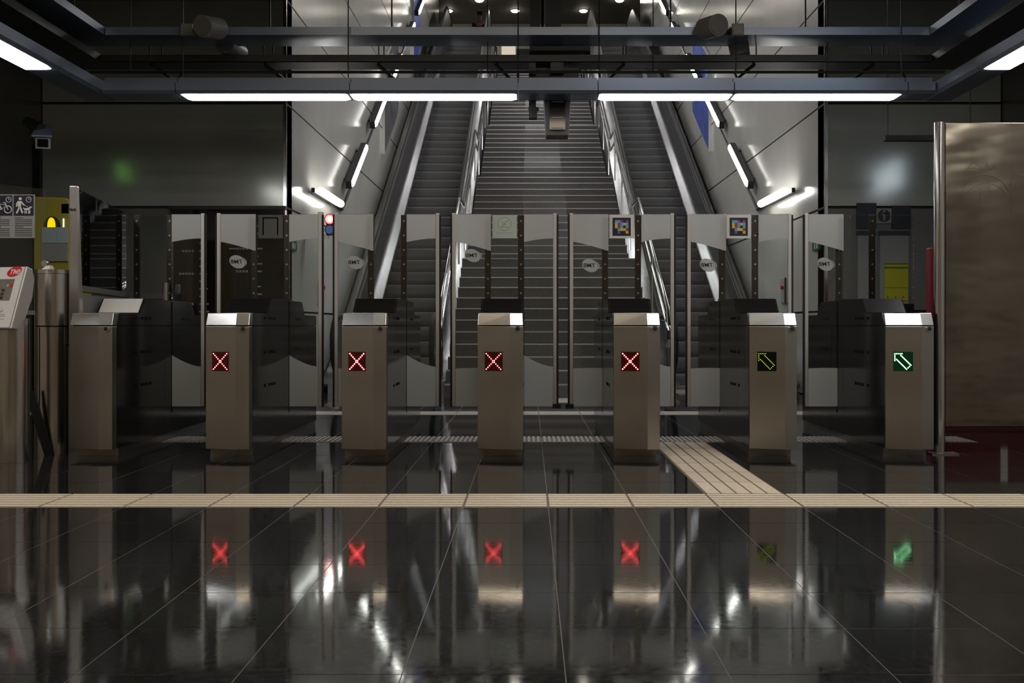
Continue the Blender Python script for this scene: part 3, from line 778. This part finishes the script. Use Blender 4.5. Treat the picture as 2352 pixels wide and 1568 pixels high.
        MB().box(r0, r1, yc - .009, yc + .009, ZB - .004, ZT - .006).build('rubber_seal', 'rubber', lf_, bevel=.003)
        if (k == 3 and sd > 0) or (k == 4 and sd < 0): MB().box(outer - .03, outer + .03, yc - .02, yc + .02, ZB - .012, ZB + .022).build('corner_pad', 'rubber', lf_)
        a, c = (outer + .026, inn) if sd < 0 else (inn, outer - .026)
        N_ = 10
        if sd < 0:
            low = [(a + (c - a) * i / N_, 1.487 - .07 * (i / N_) ** 1.15) for i in range(N_ + 1)]
            up = [(a + (c - a) * i / N_, .532 + .004 * math.sin(i / N_ * 3.1)) for i in range(N_ + 1)]
        else:
            low = [(a + (c - a) * i / N_, 1.485 + .027 * math.sin(min(1, i / N_ * 1.05) * math.pi / 2)) for i in range(N_ + 1)]
            up = [(a + (c - a) * i / N_, .632 - .087 * (1 - (1 - i / N_) ** 1.6)) for i in range(N_ + 1)]
        film(low + [(c, ZT - .003), (a, ZT - .003)], yc - .0065).build('frosted_band', 'frost', lf_)
        film(up[::-1] + [(a, ZB + .003), (c, ZB + .003)], yc - .0065).build('frosted_skirt', 'frost', lf_)
        if sd < 0:
            cx_, cz_ = -hw - .092, logo_z
            el = []
            for q in range(28):
                th = q * 2 * math.pi / 28; ex, ez = .0625 * math.cos(th), .047 * math.sin(th); ca, sa = math.cos(-.42), math.sin(-.42)
                el.append((cx_ + ex * ca - ez * sa, cz_ + ex * sa + ez * ca))
            lg = film(el, yc - .0066).build('logo_disc', 'frost_logo', lf_)
            arc = []
            for rr in (1.06, 1.20):
                row = []
                for q in range(9):
                    th = -.05 + q * 1.25 / 8; f_ = 1.06 + (rr - 1.06) * math.sin(q / 8 * math.pi) + .0
                    ex, ez = .0625 * f_ * math.cos(th), .047 * f_ * math.sin(th); ca, sa = math.cos(-.42), math.sin(-.42)
                    row.append((cx_ + ex * ca - ez * sa, cz_ + ex * sa + ez * ca))
                arc += row if rr < 1.1 else row[::-1]
            film(arc, yc - .0066).build('logo_swoosh', 'frost_logo', lf_)
            mt = Matrix.Translation((cx_ - .004, yc - .0085, cz_)) @ Matrix.Rotation(math.radians(90), 4, 'X') @ Matrix.Scale(-.76, 4, (1, 0, 0)) @ Matrix.Scale(.66, 4, (0, 1, 0))
            place_text(me_logo_txt, mt, 'logo_letters', 'ink', lf_)
    if left_leaf: leaf(-1)
    if right_leaf: leaf(1)
    # stickers on the fixed pane
    sx0, sx1, sz0, sz1 = -.092, .094, 1.515, 1.692
    if sticker == 'mint':
        s_ = film([(sx0, sz0), (sx1, sz0), (sx1, sz1), (sx0, sz1)], 1.125).build('sticker', 'mint', g)
        ring = [(.0, 1.615)]
        b = MB(); pts = [(.0 + .05 * math.cos(t_ * math.pi / 12), 1.1235, 1.625 + .05 * math.sin(t_ * math.pi / 12)) for t_ in range(25)]
        b.tube(pts, .0018, 4); b.tube([(-.03, 1.1235, 1.595), (.025, 1.1235, 1.65)], .002, 4).tube([(-.025, 1.1235, 1.60), (.03, 1.1235, 1.60)], .002, 4).tube([(-.02, 1.1235, 1.64), (.01, 1.1235, 1.615)], .002, 4)
        b.build('pictogram', 'mint_ink', s_)
        MB().box(-.06, .06, 1.1238, 1.1242, 1.556, 1.560).box(-.06, .06, 1.1238, 1.1242, 1.545, 1.548).build('print_lines', 'mint_ink', s_)
    elif sticker == 'grey':
        s_ = film([(sx0, sz0), (sx1, sz0), (sx1, sz1), (sx0, sz1)], 1.125).build('sticker', 'grey_sticker', g)
        MB().box(-.06, -.05, 1.1235, 1.1242, 1.54, 1.67).box(.05, .06, 1.1235, 1.1242, 1.54, 1.67).box(-.06, .06, 1.1235, 1.1242, 1.665, 1.675).build('print_lines', 'slot', s_)
    elif sticker == 'code':
        s_ = film([(sx0, sz0), (sx1, sz0), (sx1, sz1 + .002), (sx0, sz1 + .002)], 1.125).build('sticker', 'white_print', g)
        bx0, bw, bz1 = sx0 + .024, .138, sz1 - .021
        MB().box(bx0, bx0 + bw, 1.1238, 1.1244, bz1 - bw, bz1).build('code_ground', 'navy', s_)
        rows = ['BBP.P', 'YCBYB', 'YCB.B', '.BYYC', '.P..Y']; cell = .0205; ox, oz = bx0 + .018, bz1 - .018
        mm = {'B': 'blue_code', 'P': 'purple_code', 'C': 'crimson_code', 'Y': 'yellow_code'}
        for r in range(5):
            for c in range(5):
                if rows[r][c] in mm: MB().box(ox + c * cell, ox + (c + 1) * cell, 1.1232, 1.1238, oz - (r + 1) * cell, oz - r * cell).build('colour_cell', mm[rows[r][c]], s_)
    return g
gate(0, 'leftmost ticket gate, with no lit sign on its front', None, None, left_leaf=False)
gate(1, 'ticket gate second from the left, with a red cross sign', 'red_dim', 'grey', logo_z=1.335)
gate(2, 'ticket gate third from the left, with the brightest red cross sign', 'red', None, logo_z=1.33)
gate(3, 'middle ticket gate with a red cross sign, under the pale mint sticker', 'red_dim', 'mint', logo_z=1.382)
gate(4, 'ticket gate with a red cross sign and a coloured code sticker above', 'red', 'code', logo_z=1.307)
gate(5, 'ticket gate with a thin yellow green arrow sign', 'amber', 'code', logo_z=1.31)
gate(6, 'rightmost ticket gate, with a bright green arrow sign', 'green', None, right_leaf=False, logo_z=1.317)
# short steel tube standing on the leftmost gate
one(MB().tube([(GX[0] + hw - .024, GY + 1.03, 1.0435), (GX[0] + hw - .024, GY + 1.03, 1.175)], .021, 16), 'tube_post', 'steel_tube', 'short steel tube standing on top of the leftmost ticket gate', 'post', smooth=True)
# lit signs on the side walls, seen mirrored in the front walls
t = thing('lit_sign', 'cool white lit sign on the right hall wall', 'lit sign', (XR, 8.7, 3.05))
MB().box(-.10, -.002, -.65, .65, -.24, .24).build('case', 'frame_dk', t)
MB().box(-.112, -.10, -.6, .6, -.2, .2).build('face', 'sign_cool', t)
t = thing('exit_sign', 'small green lit exit sign on the left hall wall', 'sign', (XL, 10.0, 2.95))
MB().box(.002, .06, -.24, .24, -.12, .12).build('case', 'frame_dk', t)
MB().box(.06, .07, -.22, .22, -.1, .1).build('face', 'sign_green', t)

# ================================================================== LEFT: balustrade, bin, console, glass, kiosk
bl = thing('glass_balustrade', 'steel and glass barrier running back beside the leftmost gate', 'barrier', (-3.05, 7.15, 0))
MB().loft([(-.035, -.02, .72), (.045, -.02, .72), (.045, .05, .72), (-.035, .05, .72)], [(-.035, -.015, 1.79), (.018, -.015, 1.79), (.018, .03, 1.79), (-.035, .03, 1.79)]).build('stanchion', 'steel', bl, bevel=.008)
MB().box(-.035, .045, -.02, .05, 0, .72).build('stanchion_base', 'plinth', bl)
MB().tube([(-.015, -.02, 1.63), (-.015, -.026, 1.63)], .008, 8).build('bolt', 'black', bl)
MB().tube([(.008, -.02, 1.63), (.008, -.026, 1.63)], .008, 8).build('bolt', 'black', bl)
MB().loft([(.0, .04, 1.12), (.008, .04, 1.12), (.008, .90, 1.10), (0, .90, 1.10)], [(.0, .04, 1.775), (.008, .04, 1.775), (.008, .90, 1.70), (0, .90, 1.70)]).build('pane', 'glass', bl)
MB().loft([(-.03, .04, 1.085), (.03, .04, 1.085), (.03, .90, 1.065), (-.03, .90, 1.065)], [(-.03, .04, 1.125), (.03, .04, 1.125), (.03, .90, 1.105), (-.03, .90, 1.105)]).build('top_rail', 'plinth', bl)
for a, c in ((.05, .38), (.385, .88)): MB().box(-.02, .02, a, c, .05, 1.062).build('lower_panel', 'grey', bl)

bn = thing('litter_bin', 'tall slim stainless steel bin left of the leftmost gate', 'bin', (wx(124, 7.2), 7.2, 0))
r = .118
MB().tube([(0, 0, 0), (0, 0, .846)], r, 40).build('body', 'steel_tube', bn, smooth=True)
MB().tube([(0, 0, .854), (0, 0, 1.20)], r, 40).build('upper_body', 'steel_tube', bn, smooth=True)
MB().tube([(0, 0, .84), (0, 0, .86)], r - .006, 32).build('seam', 'slot', bn)
MB().tube([(0, 0, 1.203), (0, 0, 1.228)], r + .002, 40).build('rim', 'steel_hi', bn, smooth=True)
MB().loft([(-.07, -.05, 1.226), (.0, -.07, 1.226), (.02, -.03, 1.226), (-.05, -.01, 1.226)], [(-.03, -.05, 1.255), (.0, -.06, 1.258), (.01, -.04, 1.256), (-.02, -.03, 1.25)]).build('paper_scrap', 'white_print', bn)
MB().box(-r * .42 - .0015, -r * .42 + .0015, -r * .91 - .003, -r * .91 + .004, .14, .843).build('door_seam', 'slot', bn)
one(MB().loft([(-.03, 0, 0), (.03, 0, 0), (.03, .02, 0), (-.03, .02, 0)], [(-.16, 0, .42), (-.10, 0, .42), (-.10, .02, .42), (-.16, .02, .42)]), 'reflection_strip', 'black', 'black slanting strip standing for a dark reflection between the steel bin and the console pole', 'reflection_strip').location = (wx(112, 7.02), 7.02, 0)  # dark slanting reflection on the bin, built as a black strip

cn = thing('help_console', 'white sloping help console with red emblem on a steel pole', 'console', (-3.27, 6.66, 0), rz=math.radians(-20.5))
MB().tube([(.0, .06, 0), (.0, .06, .90)], .092, 32).build('pole', 'steel_tube', cn, smooth=True)
prof_c = [(0, 1.222), (-.126, .835), (-.07, .828), (-.01, .90), (.045, 1.03), (.06, 1.14), (.045, 1.205)]
W2 = .17
MB().prism(prof_c, 'x', -W2, W2).build('shell', 'console_side', cn, bevel=.006)
sl = Vector((0, -.126, -.387)); sl.normalize(); nf = Vector((0, -.951, .310))
def cf(u, v, d=.002):     # u across, v down the sloping face from its top, d out of it
    p = Vector((u, 0, 1.222)) + sl * v + nf * d; return (p.x, p.y, p.z)
def cquad(u0, u1, v0, v1, d, th=.002):
    b = MB(); A = [cf(u0, v0, d), cf(u1, v0, d), cf(u1, v1, d), cf(u0, v1, d)]; Bq = [cf(u0, v0, d + th), cf(u1, v0, d + th), cf(u1, v1, d + th), cf(u0, v1, d + th)]
    return b.loft(A, Bq)
face = cquad(-W2 + .004, W2 - .012, .006, .40, .001, .003).build('face_plate', 'console', cn)
def cell_ellipse(u, v, ru, rv, d, rot=0):
    A, B_ = [], []
    for q in range(24):
        th = q * math.pi / 12; a, c = ru * math.cos(th), rv * math.sin(th)
        uu, vv = u + a * math.cos(rot) - c * math.sin(rot), v + a * math.sin(rot) + c * math.cos(rot)
        A.append(cf(uu, vv, d)); B_.append(cf(uu, vv, d + .0008))
    return MB().loft(A, B_)
cell_ellipse(.085, .036, .058, .033, .0045, -.22).build('emblem', 'red_print', face)
mt = Matrix.Translation(Vector(cf(.090, .040, .0056))) @ Matrix(((1, 0, 0, 0), (0, -sl.y, nf.y, 0), (0, -sl.z, nf.z, 0), (0, 0, 0, 1)))
place_text(text_mesh('TMB', .045, shear=.25), mt, 'emblem_letters', 'white_print', face)
cquad(-W2 + .004, .105, .085, .225, .0045, .001).build('info_plate', 'steel_cap', face)
b = MB()
for v in (.105, .115, .125, .135): b.loft([cf(-.16, v, .006), cf(.0, v, .006), cf(.0, v + .003, .006), cf(-.16, v + .003, .006)], [cf(-.16, v, .0064), cf(.0, v, .0064), cf(.0, v + .003, .0064), cf(-.16, v + .003, .0064)])
for v in (.315, .325, .345): b.loft([cf(.02, v, .0046), cf(.10, v, .0046), cf(.10, v + .003, .0046), cf(.02, v + .003, .0046)], [cf(.02, v, .005), cf(.10, v, .005), cf(.10, v + .003, .005), cf(.02, v + .003, .005)])
b.build('print_lines', 'grey_print', face)
for v in (.150, .175, .200): cquad(.022, .044, v, v + .017, .006, .0006).build('icon', 'ink', face)
cell_ellipse(.062, .128, .011, .010, .006).build('icon', 'grey_print', face)
cell_ellipse(.088, .128, .011, .010, .006).build('red_icon', 'red_print', face)
cell_ellipse(.062, .290, .012, .013, .0046).build('button_mark', 'grey_print', face)
cell_ellipse(.062, .287, .008, .009, .0052).build('button_mark', 'console', face)

# pane with bike / dog sign
GYP = 7.45
gs = thing('glass_screen', 'clear glass screen with a curved top at the far left', 'glass screen', (wx(107, GYP), GYP, 0))
xe = 0
MB().prism([(-1.3, .95), (0, .95), (0, wz(435, GYP)), (-.12, wz(431, GYP)), (-.33, wz(422, GYP)), (-.7, wz(417, GYP)), (-1.3, wz(417, GYP))], 'y', -.006, .006).build('pane', 'glass', gs)
MB().tube([(-.012, -.012, wz(605, GYP)), (-.012, .012, wz(605, GYP))], .022, 16).build('clamp', 'steel_hi', gs, smooth=True)
for x in (-.35, -1.2): MB().tube([(x, 0, 0), (x, 0, .96)], .02, 12).build('foot_post', 'steel_tube', gs, smooth=True)
MB().box(-1.3, 0.0, -.012, .012, .93, .96).build('bottom_rail', 'plinth', gs)
ns = thing('notice_sign', 'black and grey sign with bicycle and dog walker symbols on the glass', 'sign', (wx(82, GYP), GYP - .008, wz(547, GYP)))
sw, sh = .52, wz(447, GYP) - wz(547, GYP)
MB().box(-sw, 0, -.004, 0, 0, sh).build('board', 'grey_print', ns, bevel=.002)
ph = .148
MB().box(-.148, -.009, -.0052, -.004, sh - ph, sh - .006).build('pictogram_field', 'navy', ns)
MB().box(-.305, -.157, -.0052, -.004, sh - ph, sh - .006).build('pictogram_field', 'navy', ns)
def stroke(b, pts, r): return b.tube([(x, -.0062, z) for x, z in pts], r, 6)
pw = MB(); ox, oz = -.148, sh - ph
pw.tube([(ox + .047, -.0055, oz + .118), (ox + .047, -.007, oz + .118)], .0105, 14)
stroke(pw, [(ox + .045, oz + .100), (ox + .043, oz + .062)], .0125); stroke(pw, [(ox + .045, oz + .064), (ox + .055, oz + .04), (ox + .063, oz + .018)], .0062); stroke(pw, [(ox + .041, oz + .064), (ox + .034, oz + .04), (ox + .022, oz + .016)], .0062)
stroke(pw, [(ox + .036, oz + .10), (ox + .024, oz + .085), (ox + .021, oz + .062)], .0048); stroke(pw, [(ox + .052, oz + .10), (ox + .068, oz + .078), (ox + .077, oz + .072)], .0046)
stroke(pw, [(ox + .077, oz + .073), (ox + .107, oz + .055)], .0012)
stroke(pw, [(ox + .078, oz + .042), (ox + .112, oz + .044)], .0085); stroke(pw, [(ox + .112, oz + .046), (ox + .118, oz + .06), (ox + .128, oz + .057)], .0058); stroke(pw, [(ox + .079, oz + .04), (ox + .08, oz + .015)], .0036); stroke(pw, [(ox + .09, oz + .04), (ox + .09, oz + .015)], .0036); stroke(pw, [(ox + .106, oz + .04), (ox + .106, oz + .015)], .0036); stroke(pw, [(ox + .114, oz + .04), (ox + .114, oz + .015)], .0036); stroke(pw, [(ox + .075, oz + .046), (ox + .068, oz + .056)], .0025)
pw.build('dog_walker', 'white_print', ns)
def clock(cx_, cz_):
    b = MB(); stroke(b, [(cx_ + .018 * math.cos(t_ * math.pi / 10), cz_ + .018 * math.sin(t_ * math.pi / 10)) for t_ in range(21)], .0020)
    stroke(b, [(cx_, cz_ + .014), (cx_, cz_), (cx_ + .010, cz_)], .0016); b.build('clock_symbol', 'white_print', ns)
clock(ox + .106, oz + .112); clock(ox - .157 + .122, oz + .112)
bk = MB(); ox2 = ox - .155
for cx_ in (ox2 + .03, ox2 + .116): stroke(bk, [(cx_ + .025 * math.cos(t_ * math.pi / 12), oz + .043 + .025 * math.sin(t_ * math.pi / 12)) for t_ in range(25)], .003)
stroke(bk, [(ox2 + .03, oz + .043), (ox2 + .055, oz + .078), (ox2 + .098, oz + .078), (ox2 + .072, oz + .043), (ox2 + .03, oz + .043)], .003)
stroke(bk, [(ox2 + .072, oz + .043), (ox2 + .052, oz + .086)], .003); stroke(bk, [(ox2 + .04, oz + .088), (ox2 + .062, oz + .088)], .0036); stroke(bk, [(ox2 + .116, oz + .043), (ox2 + .096, oz + .09), (ox2 + .083, oz + .092)], .003)
bk.build('bicycle', 'white_print', ns)
b = MB()
for cx_ in (-.14, -.296):
    for q in range(11): b.box(cx_, cx_ + (.12 if q not in (0, 5) else .06), -.0046, -.004, sh - ph - .018 - q * .0125, sh - ph - .013 - q * .0125)
b.build('print_lines', 'ink', ns)

kx = wx(118, 9.6)
ki = thing('kiosk', 'dull yellow kiosk with lit yellow emblem behind the glass screen', 'kiosk', (kx, 9.6, 0))
kw = .16
MB().prism([(-kw, 0), (kw, 0), (kw, wz(462, 9.6)), (kw - .03, wz(454, 9.6)), (-kw, wz(451, 9.6))], 'y', 0, .5).build('cabinet', 'yellow', ki, bevel=.01)
arch = [(.018 + .075 * math.cos(q * math.pi / 12), wz(522, 9.6) + .10 * math.sin(q * math.pi / 12)) for q in range(13)]
MB().prism([(x - .01, z) for x, z in arch], 'y', -.008, 0).build('arch', 'black', ki)
em = [(.005 + .036 * math.cos(q * math.pi / 10), wz(522, 9.6) + .088 * math.sin(q * math.pi / 10) ** .8 if q not in (0, 10) else wz(522, 9.6)) for q in range(11)]
MB().prism(em, 'y', -.014, -.008).build('emblem', 'yellow_lit', ki)
MB().box(.108, .116, -.014, 0, wz(522, 9.6), wz(502, 9.6)).build('lit_mark', 'white_lit', ki)
for a, c, z0, z1, m_ in ((-.075, .055, 558, 522, 'bluegrey'), (.057, .15, 558, 522, 'bluegrey'), (-.075, .15, 600, 559, 'grey')): MB().box(a, c, -.02, 0, wz(z0, 9.6), wz(z1, 9.6)).build('panel', m_, ki)
MB().box(.09, kw + .03, .0, .05, wz(490, 9.6), wz(468, 9.6)).build('card_reader', 'black', ki)

# CCTV camera on a black pole
cc = thing('security_camera', 'security camera with square hood on a black pole at the left', 'security camera', (wx(86, 9.9), 9.9, 0))
MB().box(-.035, .035, -.03, .03, 0, 2.54).build('pole', 'slot', cc)
MB().tube([(-.1, 0, wz(280, 9.9)), (.08, -.1, wz(300, 9.9))], .05, 8).build('arm', 'black', cc)
MB().tube([(0, 0, 2.5), (-.09, 0, wz(276, 9.9)), ], .02, 8).build('stem', 'black', cc)
ca = MB().loft([(-.02, .12, wz(308, 9.9)), (.06, .12, wz(308, 9.9)), (.06, .12, wz(290, 9.9)), (-.02, .12, wz(290, 9.9))], [(.11, -.28, wz(340, 9.6)), (.235, -.25, wz(340, 9.6)), (.235, -.25, wz(314, 9.6)), (.11, -.28, wz(314, 9.6))])
ca.build('hood', 'speaker', cc)
MB().loft([(.13, -.285, wz(336, 9.6)), (.215, -.262, wz(336, 9.6)), (.215, -.262, wz(318, 9.6)), (.13, -.285, wz(318, 9.6))], [(.13, -.25, wz(336, 9.6)), (.215, -.23, wz(336, 9.6)), (.215, -.23, wz(318, 9.6)), (.13, -.25, wz(318, 9.6))]).build('lens_window', 'slot', cc)
MB().loft([(-.05, .10, wz(284, 9.9)), (.07, .1, wz(284, 9.9)), (.07, .1, wz(281, 9.9)), (-.05, .1, wz(281, 9.9))], [(.09, -.31, wz(314, 9.6)), (.26, -.28, wz(314, 9.6)), (.26, -.28, wz(310, 9.6)), (.09, -.31, wz(310, 9.6))]).build('sun_shield', 'frame', cc)

# black information board on the left facade
yb = YW - .05
ib = thing('information_board', 'large black board with white station lists on the left front wall', 'information board', (wx(530, yb), yb, 0))
bx0, bx1 = wx(392, yb) - wx(530, yb), wx(652, yb) - wx(530, yb)
MB().box(bx0, bx1, 0, .05, .55, 2.19).build('panel', 'black_glass', ib)
MB().box(bx0 - .02, bx1 + .02, -.01, .05, 2.19, 2.23).build('top_frame', 'frame_dk', ib)
b = MB()
for col_, rows_, z0 in ((-.36, 17, 2.06), (-.02, 4, 2.0), (.235, 15, 2.0)):
    for q in range(rows_):
        wd = random.uniform(.04, .13); z = z0 - q * .087
        b.box(col_, col_ + wd, -.0012, 0, z - .009, z + .009)
b.build('station_names', 'grey_print', ib)
b = MB()
for q in (4, 7, 11, 13, 14):
    for s_ in range(random.randint(2, 5)): b.box(-.45 - s_ * .036, -.45 - s_ * .036 + .026, -.0012, 0, 2.06 - q * .087 - .012, 2.06 - q * .087 + .012)
for q in (3, 6, 10):
    for s_ in range(random.randint(2, 5)): b.box(.17 - s_ * .036, .17 - s_ * .036 + .026, -.0012, 0, 2.0 - q * .087 - .012, 2.0 - q * .087 + .012)
b.build('line_badges', 'grey_print', ib)

# signal light on the left shaft wall
sg = thing('signal_light', 'red lit signal with blue lower lens on the left shaft wall', 'signal light', (wx(759, 13.3), 13.3, wz(516, 13.3)))
MB().box(-.055, .055, 0, .09, -.13, .13).build('case', 'frame_dk', sg, bevel=.01)
MB().tube([(0, .0, .065), (0, -.05, .065)], .068, 24).build('red_rim', 'sig_red_shell', sg, smooth=True)
MB().tube([(0, -.0505, .065), (0, -.056, .065)], .056, 24).build('red_lens', 'sig_red', sg, smooth=True)
MB().tube([(0, -.0565, .065), (0, -.06, .065)], .036, 20).build('red_core', 'sig_core', sg, smooth=True)
MB().tube([(0, .0, -.065), (0, -.05, -.065)], .066, 24).build('blue_rim', 'black', sg, smooth=True)
MB().tube([(0, -.0505, -.065), (0, -.056, -.065)], .052, 24).build('blue_lens', 'sig_blue', sg, smooth=True)
MB().box(WLX - wx(759, 13.3), -.03, .03, .07, -.17, -.11).build('wall_arm', 'alu', sg)
MB().box(-.16, -.10, .02, .08, .12, .16).build('clip', 'alu', sg)
MB().box(-.14, -.09, .0, .06, -.21, -.16).build('clip', 'alu', sg)

# emergency stop plates and small exit signs on the shaft walls
for X, s_, side, y0 in ((WLX, 1, 'left', wx(1, 1) and 14.3), (WRX, -1, 'right', 14.2)):
    t = thing('wall_panel', 'small steel control plate with red button on the %s shaft wall' % side, 'control panel', (X, y0, 1.32), group='escalator control plates')
    a, c = sorted((0, s_ * .03)); MB().box(a, c, -.16, .16, -.16, .16).build('plate', 'alu', t, bevel=.004)
    a, c = sorted((s_ * .03, s_ * .045)); MB().box(a, c, -.17, -.12, -.17, .17).build('frame', 'black', t)
    MB().tube([(s_ * .03, 0, .05), (s_ * .065, 0, .05)], .03, 12).build('button', 'red_print', t, smooth=True)
    t = thing('exit_sign', 'small green exit sign on the %s shaft wall near its corner' % side, 'sign', (X, 12.62, 1.80), group='green exit signs')
    a, c = sorted((0, s_ * .02)); MB().box(a, c, -.16, .16, -.055, .055).build('plate', 'green_sign', t)
    a, c = sorted((s_ * .02, s_ * .022)); MB().box(a, c, -.08, -.02, -.035, .035).box(a, c, .03, .07, -.035, .03).build('symbol', 'white_print', t)
    MB().box(*sorted((0, s_ * .05)), -.02, .02, .055, .075).build('clip', 'alu', t)

# posters along the shaft walls
def poster(X, s_, y0, y1, z0, z1, m_, label):
    t = thing('poster_frame', label, 'poster', (X, y0, 0), group='posters in the escalator shaft')
    dz = SL * (y1 - y0)
    def par(a, c, e, f_): return [(0, z0 - e), (y1 - y0, z0 + dz - e), (y1 - y0, z1 + dz + e), (0, z1 + e)]
    a, c = sorted((0, s_ * .05)); MB().prism(par(0, 0, .03, 0), 'x', a, c).build('frame', 'alu', t)
    a, c = sorted((s_ * .05, s_ * .056)); p = [(.04, z0 + .03), (y1 - y0 - .04, z0 + dz), (y1 - y0 - .04, z1 + dz - .05), (.04, z1 - .03)]
    MB().prism(p, 'x', a, c).build('print', m_, t)
poster(WLX, 1, 20.3, 22.4, 4.15, 5.9, 'poster_grey', 'grey framed poster on the left shaft wall above the lower lamps')
poster(WRX, -1, 20.0, 22.0, 4.15, 5.9, 'poster_blue', 'blue framed poster on the right shaft wall')
poster(WLX, 1, 25.4, 26.9, 7.0, 8.6, 'poster_blue', 'second blue poster high on the left shaft wall')

# ================================================================== RIGHT: notices, steel screen, red cabinet
yn = YW - .02
def rect(name, px0, px1, py0, py1, m_, label, cat, yd=yn, th=.02):
    return one(MB().box(wx(px0, yd), wx(px1, yd), yd, yd + th, wz(py1, yd), wz(py0, yd)), name, m_, label, cat)
rect('sign_board', 1968, 2013, 466, 525, 'navy', 'dark navy square sign on the right front wall', 'sign')
t = thing('information_sign', 'pale sign with a round i symbol on the right front wall', 'sign', (wx(2030.5, yn), yn, wz(495.5, yn)))
hwv = (wx(2048, yn) - wx(2013, yn)) / 2
MB().box(-hwv, hwv, 0, .02, -hwv, hwv).build('plate', 'paper', t)
MB().tube([(0, -.004, 0), (0, .001, 0)], hwv * .82, 24).build('roundel', 'navy', t, smooth=True)
MB().tube([(0, -.007, .052), (0, -.003, .052)], .014, 12).box(-.012, .012, -.007, -.003, -.055, .03).box(-.024, .024, -.007, -.003, -.06, -.046).box(-.022, .012, -.007, -.003, .02, .032).build('symbol', 'paper', t)
rect('sign_board', 2049, 2092, 472, 525, 'navy', 'dark blue sign right of the i symbol', 'sign')
for px0, px1, lab in ((1970, 2009, 'left'), (2021, 2087, 'right')):
    t = thing('timetable', 'pale printed timetable, %s of the two on the right front wall' % lab, 'timetable', (wx((px0 + px1) / 2, yn), yn, .95), group='timetables')
    hx = (wx(px1, yn) - wx(px0, yn)) / 2; top_ = wz(540, yn) - .95
    MB().box(-hx, hx, 0, .02, 0, top_).build('sheet', 'paper', t)
    b = MB()
    for q in range(22):
        b.box(-hx * .85, hx * random.uniform(.3, .85), -.001, 0, top_ - .06 - q * .043, top_ - .045 - q * .043)
    b.build('print_lines', 'grey_print', t)
    MB().box(-hx - .01, hx + .01, -.012, .02, top_, top_ + .05).build('clamp_bar', 'frame_dk', t)
t = thing('notice', 'bright yellow notice over the right timetable', 'notice', (wx(2058, yn), yn - .012, wz(690, yn)))
hx = (wx(2085, yn) - wx(2031, yn)) / 2; hz = wz(604, yn) - wz(690, yn)
MB().box(-hx, hx, 0, .004, 0, hz).build('sheet', 'notice_yellow', t)
b = MB().box(-hx, hx, -.001, 0, hz - .016, hz - .004).box(-hx, hx, -.001, 0, hz - .062, hz - .046).box(-hx, hx, -.001, 0, .145, .15)
for x in (-.11, -.02, .07): b.box(x, x + .02, -.001, 0, .03, .045)
b.build('print_lines', 'notice_ink', t)

# hung dark bar at right
ys_ = 10.6
hs = thing('hanging_bar', 'long dark sign bar hanging on wires before the right front wall', 'sign', (wx(2090, ys_), ys_, wz(318, ys_)))
MB().box(wx(2030, ys_) - wx(2090, ys_), .75, -.05, .05, -.025, .025).build('bar', 'black', hs)
for x in (-.22, .6): MB().tube([(x, 0, .02), (x + .0, 0, CEIL - wz(318, ys_))], .004, 6).build('wire', 'black', hs)

sp = thing('steel_screen', 'large worn steel screen beside the rightmost gate', 'screen', (wx(2145, 7.1), 7.1, 0))
zb_, zt_ = .185, 2.205
MB().tube([(.036, 0, .008), (.036, 0, zt_)], .036, 24).build('post', 'steel_hi', sp, smooth=True)
MB().box(.07, 1.9, -.018, .018, zb_, zt_ - .004).build('sheet', 'steel_panel', sp, bevel=.004)
MB().box(-.03, .15, -.05, .06, 0, .009).build('foot_plate', 'plinth', sp)
MB().tube([(1.86, 0, 0), (1.86, 0, zt_)], .036, 16).build('post', 'steel_hi', sp, smooth=True)
def sc(px, py): return (wx(px, 7.08) - wx(2145, 7.1), -.0185, wz(py, 7.08))
b = MB()
def arc(cx_, cy_, rx, ry, a0, a1, n=12): return [sc(cx_ + rx * math.cos(math.radians(a0 + (a1 - a0) * i / n)), cy_ - ry * math.sin(math.radians(a0 + (a1 - a0) * i / n))) for i in range(n + 1)]
b.tube(arc(2262, 460, 58, 58, 20, 185), .0016, 4); b.tube(arc(2265, 465, 50, 44, 30, 200), .0014, 4)
b.tube([sc(2322, 410), sc(2320, 490)], .0014, 4); b.tube([sc(2252, 432), sc(2250, 470)], .0012, 4); b.tube([sc(2272, 428), sc(2272, 470)], .0012, 4)
b.tube([sc(2215, 395), sc(2235, 372), sc(2258, 388), sc(2222, 386)], .0012, 4); b.tube([sc(2268, 370), sc(2268, 392), sc(2290, 380), sc(2270, 392), sc(2296, 386)], .0012, 4)
b.tube(arc(2345, 380, 22, 22, 150, 290), .0012, 4)
b.build('scratch_marks', 'scratch', sp)

# glass wing between the rightmost gate and the steel screen
gw = thing('glass_wing', 'clear glass wing between the rightmost gate and the steel screen', 'glass screen', (GX[6] + hw + .01, GY + 1.13, 0))
MB().box(.0, .28, -.005, .005, 1.02, 1.69).build('pane', 'glass', gw)
MB().box(.0, .28, -.02, .02, .0, 1.02).build('lower_panel', 'gate_side', gw)

rw = thing('red_panel', 'deep red display panel standing behind the steel screen', 'panel', (wx(2138, 9.2), 9.2, 0))
MB().box(0, 1.6, 0, .12, .06, wz(568, 9.2)).build('body', 'red_wall', rw, bevel=.01)
MB().box(.04, 1.56, .01, .11, 0, .06).build('plinth', 'red_wall', rw)
MB().box(.60, .66, -.006, 0, .2, 1.4).build('stripe', 'white_print', rw)
